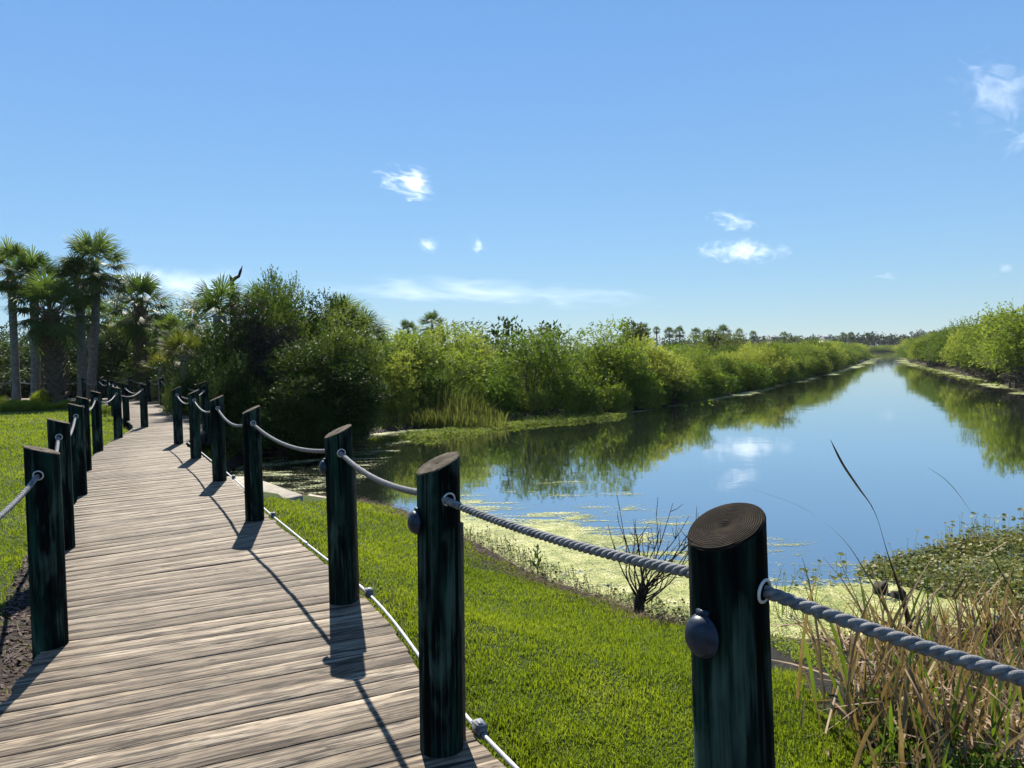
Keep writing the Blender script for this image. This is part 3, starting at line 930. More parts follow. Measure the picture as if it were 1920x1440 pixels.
VN = shrub_meshes(690, 3.4, 3.0, 26, 110, (.07, .035), MAT['vine'], MAT['bare'], low=.25, cr=.17, k=8, twig=.34, up=.1, ragged=.3, droop=.3, twiggy=6)

# ------------------------------------------------------------------ left and right bank thickets
def along(i0, i1, off, spacing):
    P = resample(SHORE[i0:i1+1], 400)
    tn = np.gradient(P, axis=0); tn /= np.linalg.norm(tn, axis=1)[:, None]
    nn = np.stack([-tn[:, 1], tn[:, 0]], -1)
    s = np.concatenate([[0], np.cumsum(np.linalg.norm(np.diff(P, axis=0), axis=1))])
    out = []; q = 0.
    while q < s[-1]:
        p = np.array([np.interp(q, s, P[:, 0]), np.interp(q, s, P[:, 1])]); nv = np.array([np.interp(q, s, nn[:, 0]), np.interp(q, s, nn[:, 1])])
        d_ = np.hypot(*p); out.append(p+nv*off*1.+nv*(.022*max(0., d_-45))); q += spacing(np.hypot(*p))
    return np.array(out)
iL0, iL1 = 17, 25        # left bank in SHORE
iR0, iR1 = 29, 33
g = np.random.default_rng(21)
def jit(P, s): return P+g.normal(0, s, P.shape)
FEAT = {'lo': 0}
def setrow(P, kinds, h, wsc, label, cat, group, base=ZW+.05):
    for p in P:
        if p[0]/p[1] < -.165: continue
        ms = kinds[g.integers(len(kinds))]
        d = math.hypot(*p)
        far = max(1., min(2., d/70))
        s = h*g.uniform(.74, 1.22)/3.4*(1-.08*float(sstep(30, 46, d))-(.22*float(sstep(50, 110, d)) if p[0] > p[1]*.49 else 0))*(1. if p[0] > p[1]*.49 else float(np.interp(960+1400*p[0]/p[1], [720, 900, 1020, 1100, 1180, 1400, 1560], [1.12, 1.06, .93, .98, .90, .94, .98])))
        place('shrub', ms, (p[0], p[1], base), g.uniform(0, 6.28), (s*wsc*far, s*wsc*far, s), label, cat, group)

sp = lambda base: (lambda d: base*max(1., min(2.4, d/60)))
r1 = along(iL0, iL1, 1.1, sp(2.2))
n1 = [p for p in r1 if math.hypot(*p) < 48]; f1 = [p for p in r1 if math.hypot(*p) >= 48]
for q, p in enumerate(n1):
    pp = p+g.normal(0, .35, 2)
    px = 960+1400*pp[0]/pp[1]
    dk = 985 < px < 1145
    s = (3.1 if dk else g.uniform(1.5, 2.4))/3.4
    if 1145 <= px < 1330: s = g.uniform(2.0, 2.8)/3.4
    ms = M_[q % 3] if dk else W_[q % 4]
    if dk: lab = 'dark green dense shrub overhanging the water in the middle of the left bank'
    elif px < 985: lab = 'low yellow green shrub behind the brown marsh grass on the left bank'
    else: lab = 'bright green shrub at the water edge of the left bank right of the dark one'
    place('shrub', ms, (pp[0], pp[1]+(1.0 if dk else (.9 if px < 930 else 0)), ZW+.02), g.uniform(0, 6.28), (s*1.1, s*1.1, s), lab, 'shrub', 'shrubs along the near left bank')
setrow(jit(np.array(f1), .5), W_+M_[:1], 2.7, 1.3, 'distant green shrub in the front row along the left bank', 'shrub', 'shrubs along the far left bank')
LS = [shrub_meshes(770+q, 3.4, 4.6, 16, 40, (.36, .15), MAT['mangrove' if q else 'willow'], MAT['bark'], low=.05, cr=.24, k=6, twig=.9, nstem=4, ragged=.5) for q in range(2)]
r0 = along(iL0, iL1-1, .45, sp(1.5))
for p in jit(r0, .25):
    if 722 < 960+1400*p[0]/p[1] < 930: continue
    s_ = g.uniform(.7, 1.35)/3.4; fr_ = max(1., math.hypot(*p)/60)
    place('low_scrub', LS[g.integers(2)], (p[0], p[1], ZW), g.uniform(0, 6.28), (s_*fr_, s_*fr_, s_), 'low leafy scrub at the waterline of the left bank', 'scrub', 'low scrub along the left waterline')
r2 = along(iL0-2, iL1, 4.0, sp(2.7))
setrow(jit(r2, .6), W_+W_+M_[:1]+O_[:1], 2.65, 1.3, 'taller yellow green shrub in the second row of the left bank thicket', 'shrub', 'second row of the left bank thicket')
r3 = along(iL0-2, iL1, 8.5, sp(3.4))
setrow(jit(r3, 1.), W_+O_+W_, 2.85, 1.4, 'shrub far back in the left bank thicket with only its top in view', 'shrub', 'back row of the left bank thicket')
r4 = along(iL0-2, iL1-1, 16, sp(5.5))
setrow(jit(r4, 2.), O_+D_[:1], 3.2, 1.5, 'dark olive shrub top along the skyline of the left bank', 'shrub', 'skyline shrubs of the left bank')
# right bank (SHORE runs back towards the viewer, land on its left)
q1 = along(iR0, iR1, .6, sp(2.0))
setrow(jit(q1, .4), G_, 3.5, 1.15, 'green shrub on bare grey stems at the right bank waterline', 'shrub', 'shrubs along the right bank')
q2 = along(iR0, iR1, 3.6, sp(2.8))
setrow(jit(q2, .5), G_+W_[:2], 4.1, 1.2, 'green shrub in the second row behind the right bank', 'shrub', 'second row of the right bank')
q3 = along(iR0, iR1, 9, sp(4.5))
setrow(jit(q3, 1.), W_[:2]+O_[:1], 4.5, 1.3, 'tall shrub top at the back of the right bank', 'shrub', 'back row of the right bank')
# end of the channel
for x_ in np.linspace(106, 166, 15):
    p = (x_+g.normal(0, 1.5), 266+g.normal(0, 1.5)+(x_-122)*.34)
    s = g.uniform(1.8, 3.0)/3.4
    place('shrub', W_[g.integers(4)], (*p, ZW), g.uniform(0, 6.28), (s*3, s*2, s), 'pale green shrub at the far end of the channel', 'shrub', 'shrubs closing the channel')

# dark saplings and small palms standing out on the skyline
SP = shrub_meshes(720, 3.4, 1.7, 12, 18, (.22, .12), MAT['dark'], MAT['bare'], low=.3, cr=.10, k=5, twig=.5, nstem=9, ragged=.9)
for px, top, Y_, w_, lab in ((960, 592, 40, 1.0, 'broad leaved dark sapling poking above the left bank thicket'), (928, 592, 41, 1.1, 'thin dark sapling left of the tallest one on the skyline'), (1030, 600, 42, 1.2, 'dark sapling right of the tallest one on the skyline')):
    p = dep(px, top, Y_); s = (p[2]-ZW)/3.4
    place('sapling', SP, (p[0], p[1], ZW), g.uniform(0, 6), (s*w_*.8, s*w_*.8, s), lab, 'sapling')
BR = shrub_meshes(730, 3.4, 3.6, 20, 60, (.20, .09), MAT['olive'], MAT['bare'], low=.3, cr=.17, k=6, nstem=14, ragged=.5, twiggy=5)
for px, top, Y_, lab in ((1180, 622, 58, 'brownish dark tree behind the left bank thicket'), (1330, 631, 95, 'dark brown tree further along the left bank skyline')):
    p = dep(px, top, Y_); s = (p[2]-ZW)/3.4
    place('tree', BR, (p[0], p[1], ZW), g.uniform(0, 6), (s*1.1, s*1.1, s), lab, 'tree')

# far wood at the end of the channel: one mass
mb = MB()
Cs, rs = [], []
for x_ in np.arange(70, 250, 3.2):
    for row in range(2):
        hh = 5.6+1.6*vnoise(np.array([x_*.06]), np.array([3.]))[0]+g.normal(0, .35)
        Cs += [[x_+g.normal(0, 1), 318+row*7+g.normal(0, 2), hh-1.8], [x_+g.normal(0, 1), 317+row*7, hh*.45]]; rs += [g.uniform(1.6, 2.4), 2.6]
V, F = clump_leaves(g, np.array(Cs), np.array(rs), 46, .9, 4, .75, .5, .3)
tag(obj('distant_wood', mesh('distant_wood', V, F, MAT['farleaf'])), 'dark distant wood closing the view beyond the channel', 'wood', kind='stuff')
# two pale houses far off
for px, Y_, wd, lab in ((1452, 300, 4.2, 'tiny pale house above the left bank far away, the left one'), (1547, 300, 2.6, 'tiny pale house just left of the distant wood')):
    p = dep(px, 630, Y_)
    e = empty('house', (p[0], p[1], ZW), lab, 'house')
    hz = p[2]-ZW
    mb = MB(); box(mb, (0, 0, hz*.4), wd, 6, hz*.8); obj('wall', mb.build('wall', MAT['wallfar']), e)
    z0 = hz*.8+.01
    mb = MB(); mb.add([(-wd*.54, -3.4, z0), (wd*.54, -3.4, z0), (wd*.54, 3.4, z0), (-wd*.54, 3.4, z0), (-wd*.42, 0, z0+1.6), (wd*.42, 0, z0+1.6)], [[0, 1, 5, 4], [2, 3, 4, 5], [0, 3, 2, 1]])
    mb.add([(-wd*.54, -3.4, z0), (-wd*.54, 3.4, z0), (-wd*.42, 0, z0+1.6), (wd*.54, -3.4, z0), (wd*.54, 3.4, z0), (wd*.42, 0, z0+1.6)], [[0, 2, 1], [3, 4, 5]])
    obj('roof', mb.build('roof', MAT['rooffar']), e)

# ------------------------------------------------------------------ palms
def frond_geo(g, az, el, L, nl, pet, wid):
    """one fan leaf: petiole, curved costa, leaflets that fold back and droop"""
    ca, sa = math.cos(az), math.sin(az)
    d = np.array([ca*math.cos(el), sa*math.cos(el), math.sin(el)])
    side = np.array([-sa, ca, 0]); nrm = np.cross(d, side); nrm = nrm if nrm[2] > 0 else -nrm
    Vs, Fs = [], []; n0 = 0
    base = d*pet+np.array([0, 0, -.10*pet*math.cos(el)])
    # petiole
    s = side*.02
    Vs.append(np.array([s*1.6, -s*1.6, base-s, base+s])); Fs.append([[0, 1, 2, 3]]); n0 = 4
    phis = np.linspace(-1, 1, nl)*2.05
    for ph in phis:
        ph = ph+g.normal(0, .03)
        l = L*(.62+.38*math.cos(ph*.62))*g.uniform(.9, 1.07)
        dr = d*math.cos(ph)+side*math.sin(ph)+nrm*(-.30*abs(math.sin(ph)))
        dr = dr/np.linalg.norm(dr)
        st = base+d*.12*L*math.cos(ph*.5)
        wv = np.cross(dr, nrm); wv = wv/np.linalg.norm(wv)
        ts = np.array([0, .45, .78, 1.])
        dp = np.array([0, .02, .08, .22])*g.uniform(.3, 1.3)*l
        P = st+dr*ts[:, None]*l; P[:, 2] -= dp
        hw = np.array([.35, 1., .7, .08])*wid*.5
        a, b = P+wv*hw[:, None], P-wv*hw[:, None]
        q = np.empty((8, 3)); q[0::2] = a; q[1::2] = b
        Vs.append(q); Fs.append([[n0+2*i_, n0+2*i_+1, n0+2*i_+3, n0+2*i_+2] for i_ in range(3)]); n0 += 8
    return np.concatenate(Vs), np.concatenate([np.array(f) for f in Fs])

def palm_crown(seed, nf, L, mat, elmin=-50, elmax=80, nl=26, pet=(.5, .9), wid=.05):
    g = np.random.default_rng(seed); mb = MB()
    for q in range(nf):
        f = (q+.5)/nf
        el = R_(elmax-(elmax-elmin)*f**.85+g.normal(0, 8))
        V, F = frond_geo(g, q*2.39996+g.normal(0, .2), el, L*g.uniform(.85, 1.1), nl, L*g.uniform(*pet), wid)
        mb.add(V, F)
    return mb.build('crown', mat)

def palm_trunk(seed, h, r, bend, boots, mat):
    g = np.random.default_rng(seed); mb = MB()
    nz = 26; zz = np.linspace(-.4, h, nz)
    cx = bend[0]*(1-zz/h)**2; cy = bend[1]*(1-zz/h)**2
    rr = r*(1+.35*np.exp(-(zz+.2)*2.2)+.05*np.sin(zz*9+seed)+g.normal(0, .02, nz))
    add_tube(mb, np.stack([cx, cy, zz], -1), rr, 14)
    if boots:
        for q in range(int(boots*h*26)):
            z0 = h*(1-boots)+q/(int(boots*h*26))*h*boots
            a = q*2.39996
            c = np.array([np.interp(z0, zz, cx), np.interp(z0, zz, cy), z0])
            d = np.array([math.cos(a), math.sin(a), 0]); sd_ = np.array([-d[1], d[0], 0])
            rz = np.interp(z0, zz, rr)
            p0 = c+d*rz*.8; p1 = c+d*(rz*1.35)+[0, 0, .16]; p2 = c+d*(rz*1.55)+[0, 0, .34]
            w0, w1, w2 = .085*r/.3, .06*r/.3, .022*r/.3
            V = [p0-sd_*w0, p0+sd_*w0, p1+sd_*w1, p1-sd_*w1, p2+sd_*w2, p2-sd_*w2]
            V = np.vstack([V, np.array(V)+d*.05-[0, 0, .03]])
            mb.add(V, [[0, 1, 2, 3], [3, 2, 4, 5], [7, 6, 9, 8], [8, 9, 11, 10], [0, 3, 9, 6], [3, 5, 11, 9], [2, 1, 7, 8], [4, 2, 8, 10]])
    return mb.build('trunk', mat, True)

CR = [palm_crown(31, 38, .80, MAT['frond'], -48, 82, 26, (.8, 1.25)), palm_crown(32, 34, .78, MAT['frond'], -40, 80, 26, (.8, 1.25)), palm_crown(33, 42, .84, MAT['frond'], -52, 82, 26, (.8, 1.25))]
CG = [palm_crown(41, 26, 1.25, MAT['frond'], -15, 82, 30, (.6, 1.0), .055), palm_crown(42, 22, 1.15, MAT['frondy'], -5, 80, 26, (.5, .9), .05)]

def palm(px, py, bx, Y_, r, sc, crown, label, boots=0, tm='palmtrunk', seed=0, group='palms beside the boardwalk bend', gzv=None):
    hd = dep(px, py, Y_); b = dep(bx, py, Y_)
    z0 = gz(b[0], Y_) if gzv is None else gzv
    h = hd[2]-z0
    e = empty('palm_tree', (hd[0], Y_, z0), label, 'palm', group)
    obj('trunk', palm_trunk(seed, h, r, (b[0]-hd[0], .1), boots, MAT[tm]), e)
    c = obj('crown', crown, e, (0, 0, h-.05), (0, 0, seed*1.3), sc)
    return e

palm(178, 496, 149, 36, .19, 1.1, CR[2], 'tallest palm with a smooth grey trunk leaning left at its foot', seed=1)
palm(148, 530, 141, 35.4, .20, 1.0, CR[0], 'palm crowded against the tallest one, its straight trunk just left of it', seed=2)
palm(20, 510, 16, 36, .17, 1.05, CR[1], 'palm with a slim trunk at the left edge of the picture', seed=3)
palm(62, 522, 51, 35, .19, 1.0, CR[0], 'slim palm between the edge one and the stout one', seed=4)
palm(95, 580, 97, 33.5, .33, 1.15, CR[2], 'stout palm with rough brown leaf bases all down its trunk', boots=.92, tm='palmboot', seed=5)
palm(168, 590, 172, 41, .18, .95, CR[1], 'low palm head behind the leaning trunk of the tallest palm', seed=6)
palm(262, 574, 258, 38, .24, 1.15, CR[2], 'short palm with a patterned trunk standing behind the boardwalk bend', boots=.9, tm='palmboot', seed=7)
palm(222, 640, 225, 44, .18, .9, CR[0], 'small palm in the shade left of the patterned trunk', seed=8)
palm(118, 660, 122, 46, .16, .85, CR[1], 'small shaded palm behind the palm trunks', seed=9)
palm(318, 622, 316, 34, .16, .7, CR[1], 'low yellowish palm beside the path opening', seed=10)
palm(302, 690, 300, 31.5, .14, .45, CG[1], 'low fan palm at the end of the visible boardwalk', seed=11)
palm(412, 592, 428, 24, .20, .66, CG[0], 'big spiky fan palm at the left end of the dark thicket', seed=12, group='palms in the dark thicket')
palm(345, 665, 352, 25.5, .15, .55, CG[1], 'yellow tinged fan palm left of the big spiky one', seed=13, group='palms in the dark thicket')
palm(490, 585, 505, 23.5, .15, .5, CG[0], 'fan palm half buried in the dark thicket behind the dead snag', seed=16, group='palms in the dark thicket')
palm(640, 606, 640, 24, .18, .52, CG[0], 'fan palm poking out at the right shoulder of the dark thicket', seed=14, group='palms in the dark thicket')
palm(680, 628, 660, 23.6, .12, .45, CG[0], 'drooping fan palm at the right edge of the dark thicket', seed=15, group='palms in the dark thicket')
for q, (px, py, Y_, sc) in enumerate([(810, 609, 90, 1.25), (765, 620, 95, 1.1), (1205, 619, 180, 1.3), (1231, 619, 200, .8), (1274, 624, 210, 1.4), (1305, 625, 215, 1.2), (1356, 623, 190, 1.5), (1386, 625, 260, 1.3), (1412, 628, 290, 1.2),
                                    (1470, 630, 300, 1.4), (1582, 630, 305, 1.2), (1596, 629, 305, 1.1), (1255, 624, 215, 1.3), (1325, 627, 230, 1.3)]):
    lab = {0: 'round headed palm rising above the left end of the left bank thicket', 1: 'palm head just left of the round headed one on the skyline', 3: 'thin lone palm on the skyline with a bare visible trunk', 6: 'largest dark palm in the line of far skyline palms'}.get(q, 'small far palm on the skyline beyond the left bank')
    palm(px, py, px+(2 if q % 2 else -1), Y_, .17, sc, CR[q % 3], lab, seed=20+q, group='far skyline palms', gzv=-.5)

# ------------------------------------------------------------------ dark thicket on the inlet's far side, left of the marsh grass
def bush(ms, px, top, Y_, wd, label, base=-.55, name='bush', group='bushes of the dark thicket'):
    p = dep(px, top, Y_); h = p[2]-base
    s = h/3.4
    place(name, ms, (p[0], Y_, base), g.uniform(0, 6.28), (wd/3.2, wd/3.2, s), label, 'bush', group)
bush(B_[0], 618, 590, 20.5, 2.8, 'fine leaved bright bush forming the right end of the dark thicket')
bush(B_[0], 560, 548, 21.5, 3.2, 'tall leafy bush in the middle of the thicket')
bush(B_[1], 540, 532, 22.6, 2.0, 'airy light green tree top above the dark thicket', name='tree')
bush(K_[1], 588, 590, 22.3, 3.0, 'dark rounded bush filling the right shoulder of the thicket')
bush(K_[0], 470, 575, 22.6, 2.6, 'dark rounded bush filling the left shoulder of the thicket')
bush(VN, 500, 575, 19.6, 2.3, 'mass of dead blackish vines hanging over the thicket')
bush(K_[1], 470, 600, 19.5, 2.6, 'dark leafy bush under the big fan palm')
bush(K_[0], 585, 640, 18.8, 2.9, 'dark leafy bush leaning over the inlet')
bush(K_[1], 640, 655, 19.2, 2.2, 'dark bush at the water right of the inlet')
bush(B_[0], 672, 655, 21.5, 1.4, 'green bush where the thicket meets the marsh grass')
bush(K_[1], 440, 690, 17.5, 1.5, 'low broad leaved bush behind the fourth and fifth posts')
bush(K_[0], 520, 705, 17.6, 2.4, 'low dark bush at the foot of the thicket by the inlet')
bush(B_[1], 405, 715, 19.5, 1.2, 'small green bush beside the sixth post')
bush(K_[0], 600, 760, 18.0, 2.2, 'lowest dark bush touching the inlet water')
bush(B_[0], 338, 712, 24.8, 1.1, 'bright yellow green bush at the bend behind the seventh post')
bush(K_[1], 372, 670, 23, 1.6, 'dark bush behind the sixth and seventh posts')
# fringe of dead fronds and shaded leaf litter is left to the bushes; snag above the thicket
p = dep(436, 575, 24.6)
mb = MB()
pt = lambda a, b: dep(a, b, 24.6+.1*math.sin(a))-p
add_tube(mb, np.array([pt(438, 640), pt(436, 575), pt(436, 545), pt(435, 526)]), [.10, .08, .075, .07], 7)
add_tube(mb, np.array([pt(435, 527), pt(442, 521), pt(448, 518), pt(451, 508), pt(454, 499)]), [.07, .06, .05, .042, .02], 6)
add_tube(mb, np.array([pt(435, 527), pt(432, 519), pt(430, 515)]), [.05, .04, .02], 6)
o = obj('dead_snag', mb.build('dead_snag', MAT['bare'], True), None, p); tag(o, 'bare dead branch forking above the big fan palm', 'dead branch')

# ------------------------------------------------------------------ shaded understory behind the palms and bend
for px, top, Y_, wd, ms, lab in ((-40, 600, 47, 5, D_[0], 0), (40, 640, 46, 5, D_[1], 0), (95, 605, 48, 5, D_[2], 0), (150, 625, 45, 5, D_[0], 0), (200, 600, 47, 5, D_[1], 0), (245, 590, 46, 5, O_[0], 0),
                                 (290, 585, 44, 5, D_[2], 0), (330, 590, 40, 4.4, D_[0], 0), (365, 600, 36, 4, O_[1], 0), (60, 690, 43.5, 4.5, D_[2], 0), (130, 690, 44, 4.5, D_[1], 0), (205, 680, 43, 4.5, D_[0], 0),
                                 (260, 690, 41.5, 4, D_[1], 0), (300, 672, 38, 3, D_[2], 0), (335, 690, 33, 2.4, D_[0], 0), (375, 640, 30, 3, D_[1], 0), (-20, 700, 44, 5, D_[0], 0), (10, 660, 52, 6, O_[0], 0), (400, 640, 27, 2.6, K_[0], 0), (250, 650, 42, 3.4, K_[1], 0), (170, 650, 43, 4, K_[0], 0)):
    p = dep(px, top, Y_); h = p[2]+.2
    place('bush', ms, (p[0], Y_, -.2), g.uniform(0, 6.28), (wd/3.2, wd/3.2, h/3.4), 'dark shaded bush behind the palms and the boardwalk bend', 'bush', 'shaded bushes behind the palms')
# low plants round the palm feet; lighter leaf colour imitates a sunlit gap
LOWP = shrub_meshes(760, 3.4, 6, 22, 70, (.55, .10), MAT['grass'], MAT['bark'], low=.1, cr=.25, k=5, twig=.9, nstem=3)
for px, py, Y_, wd, lab in ((28, 748, 30.2, 1.7, 'bright green low plant left in the palm bed'), (66, 752, 30.0, 1.5, 'bright green low plant at the foot of the stout palm'), (118, 752, 31, .9, 'small green plant right of the stout palm foot'), (75, 715, 33, .9, 'pale leaved plant between the slim and the stout palm'), (0, 738, 32, 1.6, 'green plant at the left end of the palm bed'), (186, 760, 26.5, 1.2, 'low pale weed at the curved edge of the lawn')):
    p = dep(px, py-18, Y_); h = max(.18, .42*(p[2]+.15)); wd *= .8
    place('low_plant', LOWP, (p[0], Y_, -.15), g.uniform(0, 6), (wd/6, wd/6, h/3.4), lab, 'plant', 'low plants round the palm feet')

# ------------------------------------------------------------------ grass and marsh plants
def blades(g, P, h, wd, lean=.5, curl=.5):
    m = len(P)
    az = g.uniform(0, 2*np.pi, m); ln = g.normal(0, lean, m)
    d = np.stack([np.cos(az), np.sin(az), 0*az], -1)*ln[:, None]
    f = g.uniform(0, 2*np.pi, m); s = np.stack([np.cos(f), np.sin(f), 0*f], -1)*(wd*.5)[:, None]
    up = np.array([0, 0, 1.])
    mid = P+(up*.62+d*.30)*h[:, None]; tip = P+(up*(1-.22*np.abs(ln)*curl)[:, None]+d*(.75+curl*.3))*h[:, None]
    V = np.stack([P-s, P+s, mid+s*.8, mid-s*.8, tip], 1).reshape(-1, 3)
    b = np.arange(m)*5
    return V, [np.stack([b, b+1, b+2, b+3], -1), np.stack([b+3, b+2, b+4], -1)]

g = np.random.default_rng(5)
Ng = 720000
th = g.uniform(-R_(52), R_(52), Ng); r = np.exp(g.uniform(math.log(2.0), math.log(34), Ng))
x, y = r*np.sin(th), r*np.cos(th)
ok = (x < 2.6) & (y < 34)
x, y, r = x[ok], y[ok], r[ok]
ok = ~inpoly(x, y, DECKPOLY[::2]) & ~inpoly(x, y, BED) & (~inpoly(x, y, MULCH) | (g.random(len(x)) < .02))
x, y, r = x[ok], y[ok], r[ok]
z, sdv = land_z(x, y)
edge = .20+.22*(vnoise(x*2.2, y*2.2)-.5)+.25*(vnoise(x*9, y*9)-.5)
ok = (sdv > edge) & ~((x > 1.2) & (y < 6) & (sdv < 1.2*edge+.3*(x-1.2)))
SLABZ = [tuple(onground(a_, b_)[:2]) for a_, b_ in ((415, 885), (470, 893), (580, 920), (670, 936), (672, 944), (600, 942), (500, 936), (450, 920))]
ok &= ~inpoly(x, y, SLABZ)
ok &= ~inpoly(x+(vnoise(x*7, y*7)-.5)*.25, y+(vnoise(x*7+9, y*7)-.5)*.25, REEDZ)
x, y, r, z = x[ok], y[ok], r[ok], z[ok]
hh = .031*(.35+.75*vnoise(x*1.7, y*1.7)+.7*vnoise(x*8, y*8))*g.uniform(.6, 1.35, len(x))*np.clip(r/12, 1, 1.7)
wd = .0052*np.clip(r/4.5, 1, 8)**.85*g.uniform(.7, 1.3, len(x))
V, F = blades(g, np.stack([x, y, z-.004], -1), hh, wd, .75, .6)
tag(obj('grass', mesh('grass', V, F, MAT['grass'])), 'bright green mown grass on both sides of the boardwalk', 'grass', kind='stuff')
print('grass', len(x))

# bark mulch chips
mp = np.array(MULCH); bb0, bb1 = mp.min(0), mp.max(0)
x = g.uniform(bb0[0], bb1[0], 9000); y = g.uniform(bb0[1], bb1[1], 9000)
ok = inpoly(x, y, MULCH) & ~inpoly(x, y, DECKPOLY[::2]) & (y > 1.2); x, y = x[ok], y[ok]
z, _ = land_z(x, y); m = len(x)
az = g.uniform(0, 6.28, m); a = np.stack([np.cos(az), np.sin(az), g.normal(0, .35, m)], -1); b = unit(np.cross(a, [0, 0, 1.])+g.normal(0, .35, (m, 3)))
l = g.uniform(.012, .03, (m, 1)); ww = g.uniform(.004, .010, (m, 1)); c = np.stack([x, y, z+.008], -1)
V = np.stack([c-a*l-b*ww, c+a*l-b*ww*.6, c+a*l*.9+b*ww, c-a*l*.8+b*ww], 1).reshape(-1, 3)
tag(obj('mulch_chips', mesh('mulch_chips', V, np.arange(len(V)).reshape(-1, 4), MAT['chip'])), 'brown bark chips beside the nearest lawn side post', 'mulch', kind='stuff')

def cover_sheet(name, x0, x1, y0, y1, res, fcov, mat, label, dz=.004):
    gx = np.arange(x0, x1, res); gy = np.arange(y0, y1, res)
    X, Y = np.meshgrid(gx, gy, indexing='ij'); nx, ny = X.shape
    z, sdv = land_z(X.ravel(), Y.ravel())
    c = fcov(X.ravel(), Y.ravel(), -sdv)
    i, j = np.meshgrid(np.arange(nx-1), np.arange(ny-1), indexing='ij'); a = (i*ny+j).ravel()
    F = np.stack([a, a+ny, a+ny+1, a+1], -1)
    F = F[c[F].max(1) > .02]
    used = np.unique(F); mp = np.zeros(nx*ny, int); mp[used] = np.arange(len(used))
    V = np.stack([X.ravel(), Y.ravel(), np.full(nx*ny, ZW+dz)], -1)[used]
    tag(obj(name, mesh(name, V, mp[F], mat, attrs=dict(cover=c[used]))), label, 'duckweed', kind='stuff')

def cov_near(x, y, din):       # din: metres into the water
    wv = (vnoise(x*.8+3, y*.8)-.5)*1.4
    reach = 1.9+1.2*sstep(-.5, 1.0, x)+wv
    reach = reach*(1-.55*sstep(2.2, 4.2, x))
    q = din/np.maximum(reach, .3)
    c = .635-.16*sstep(.3, .8, q)-.12*sstep(.8, 1.5, q)-.22*sstep(1.5, 2.6, q)-.12*sstep(3.2, 4.6, x)
    c = np.where(din > -.35, c, 0)
    c *= sstep(-2.2, -.9, x)
    return np.maximum(c, 0)
cover_sheet('duckweed', -2.4, 9, 5.2, 14.5, .12, cov_near, MAT['duck'], 'sunlit yellow duckweed covering the water along the near bank')
def cov_inlet(x, y, din):
    c = .47*sstep(-.3, .3, din)*sstep(-2., -2.9, x)*(vnoise(x*.5, y*.9) > .2)
    c = np.maximum(c, .60*sstep(1.7, .2, din)*(din > -.4)*(y > 19)*(x < 4))
    return c
cover_sheet('duckweed', -7, 4.5, 11.6, 27.6, .2, cov_inlet, MAT['duckg'], 'patchy duckweed flecks floating in the shaded inlet', .005)
def cov_bank(x, y, din):
    wv = vnoise(x*.35, y*.35)+.5*vnoise(x*1.3, y*1.3)
    c = (.42+.28*wv)*sstep((.3+1.6*wv)*(y/40)**.7+.2, .1, din)*(din > -1.)
    return np.maximum(c, .40*((din > .5) & (din < 8) & (x < y*.44)))
cover_sheet('duckweed', 2., 70, 24, 130, .6, cov_bank, MAT['duckg'], 'pale duckweed fringe and flecks along both far banks', .004)

# brown marsh grass at the foot of the left bank, floating green mat beside it
def marsh(name, pxr, pyr, zb, num, h, wd, mat, label, cat, ell=None):
    px = pxr[0]+(pxr[1]-pxr[0])*g.beta(1.5, 1.9, num); py = g.uniform(*pyr, num)
    P = np.array([at(a, b, zb) for a, b in zip(px, py)])
    cl = vnoise(P[:, 0]*1.2, P[:, 1]*1.2)
    hh = h*g.uniform(.4, 1.2, num)*(.35+1.0*cl)*(.35+.65*np.sin(np.pi*np.clip((px-pxr[0])/(pxr[1]-pxr[0]), 0, 1))**.7)
    V, F = blades(g, P-[0, 0, .02], hh, wd*g.uniform(.6, 1.4, num), .35, .5)
    tag(obj(name, mesh(name, V, F, mat)), label, cat, kind='stuff')
marsh('marsh_grass', (712, 960), (777, 803), -.68, 6000, .95, .035, MAT['brownreed'], 'brown and green marsh grass at the foot of the left bank shrubs', 'marsh grass')
def mat_plants(name, poly, num, zr, ls, mat, label, cat, stems=True):
    P = np.array(poly); b0, b1 = P.min(0), P.max(0)
    x = g.uniform(b0[0], b1[0], num); y = g.uniform(b0[1], b1[1], num)
    ok = inpoly(x, y, P); x, y = x[ok], y[ok]
    z = ZW+.012+g.random(len(x))**1.5*zr*(.3+1.2*vnoise(x*1.6, y*1.6))
    C = np.stack([x, y, z], -1); m = len(C)
    nrm = unit(np.stack([g.normal(0, .38, m), g.normal(0, .38, m), np.ones(m)], -1))
    a = unit(np.cross(nrm, g.normal(0, 1, (m, 3)))); b = np.cross(nrm, a)
    s = ls*g.uniform(.55, 1.3, m)
    t = np.arange(7)*2*np.pi/7
    V = C[:, None]+(a[:, None]*np.cos(t)[None, :, None]+b[:, None]*np.sin(t)[None, :, None])*s[:, None, None]
    V = np.concatenate([V, (C-nrm*s[:, None]*.18)[:, None]], 1).reshape(-1, 3)
    q = np.arange(m)[:, None]*8; k = np.arange(7)[None]
    F = np.stack([q+k, q+(k+1) % 7, q+7+0*k], -1).reshape(-1, 3)
    n0 = len(V)
    foot = C+np.stack([g.normal(0, .02, m), g.normal(0, .02, m), 0*x], -1); foot[:, 2] = ZW-.01
    sv = np.stack([foot, foot+[.004, 0, 0], C+[.003, 0, 0], C], 1).reshape(-1, 3)
    F2 = n0+np.arange(4*m).reshape(-1, 4)
    tag(obj(name, mesh(name, np.vstack([V, sv]), [F, F2], mat)), label, cat, kind='stuff')
w2 = lambda L: [tuple(at(a, b, ZW)[:2]) for a, b in L]
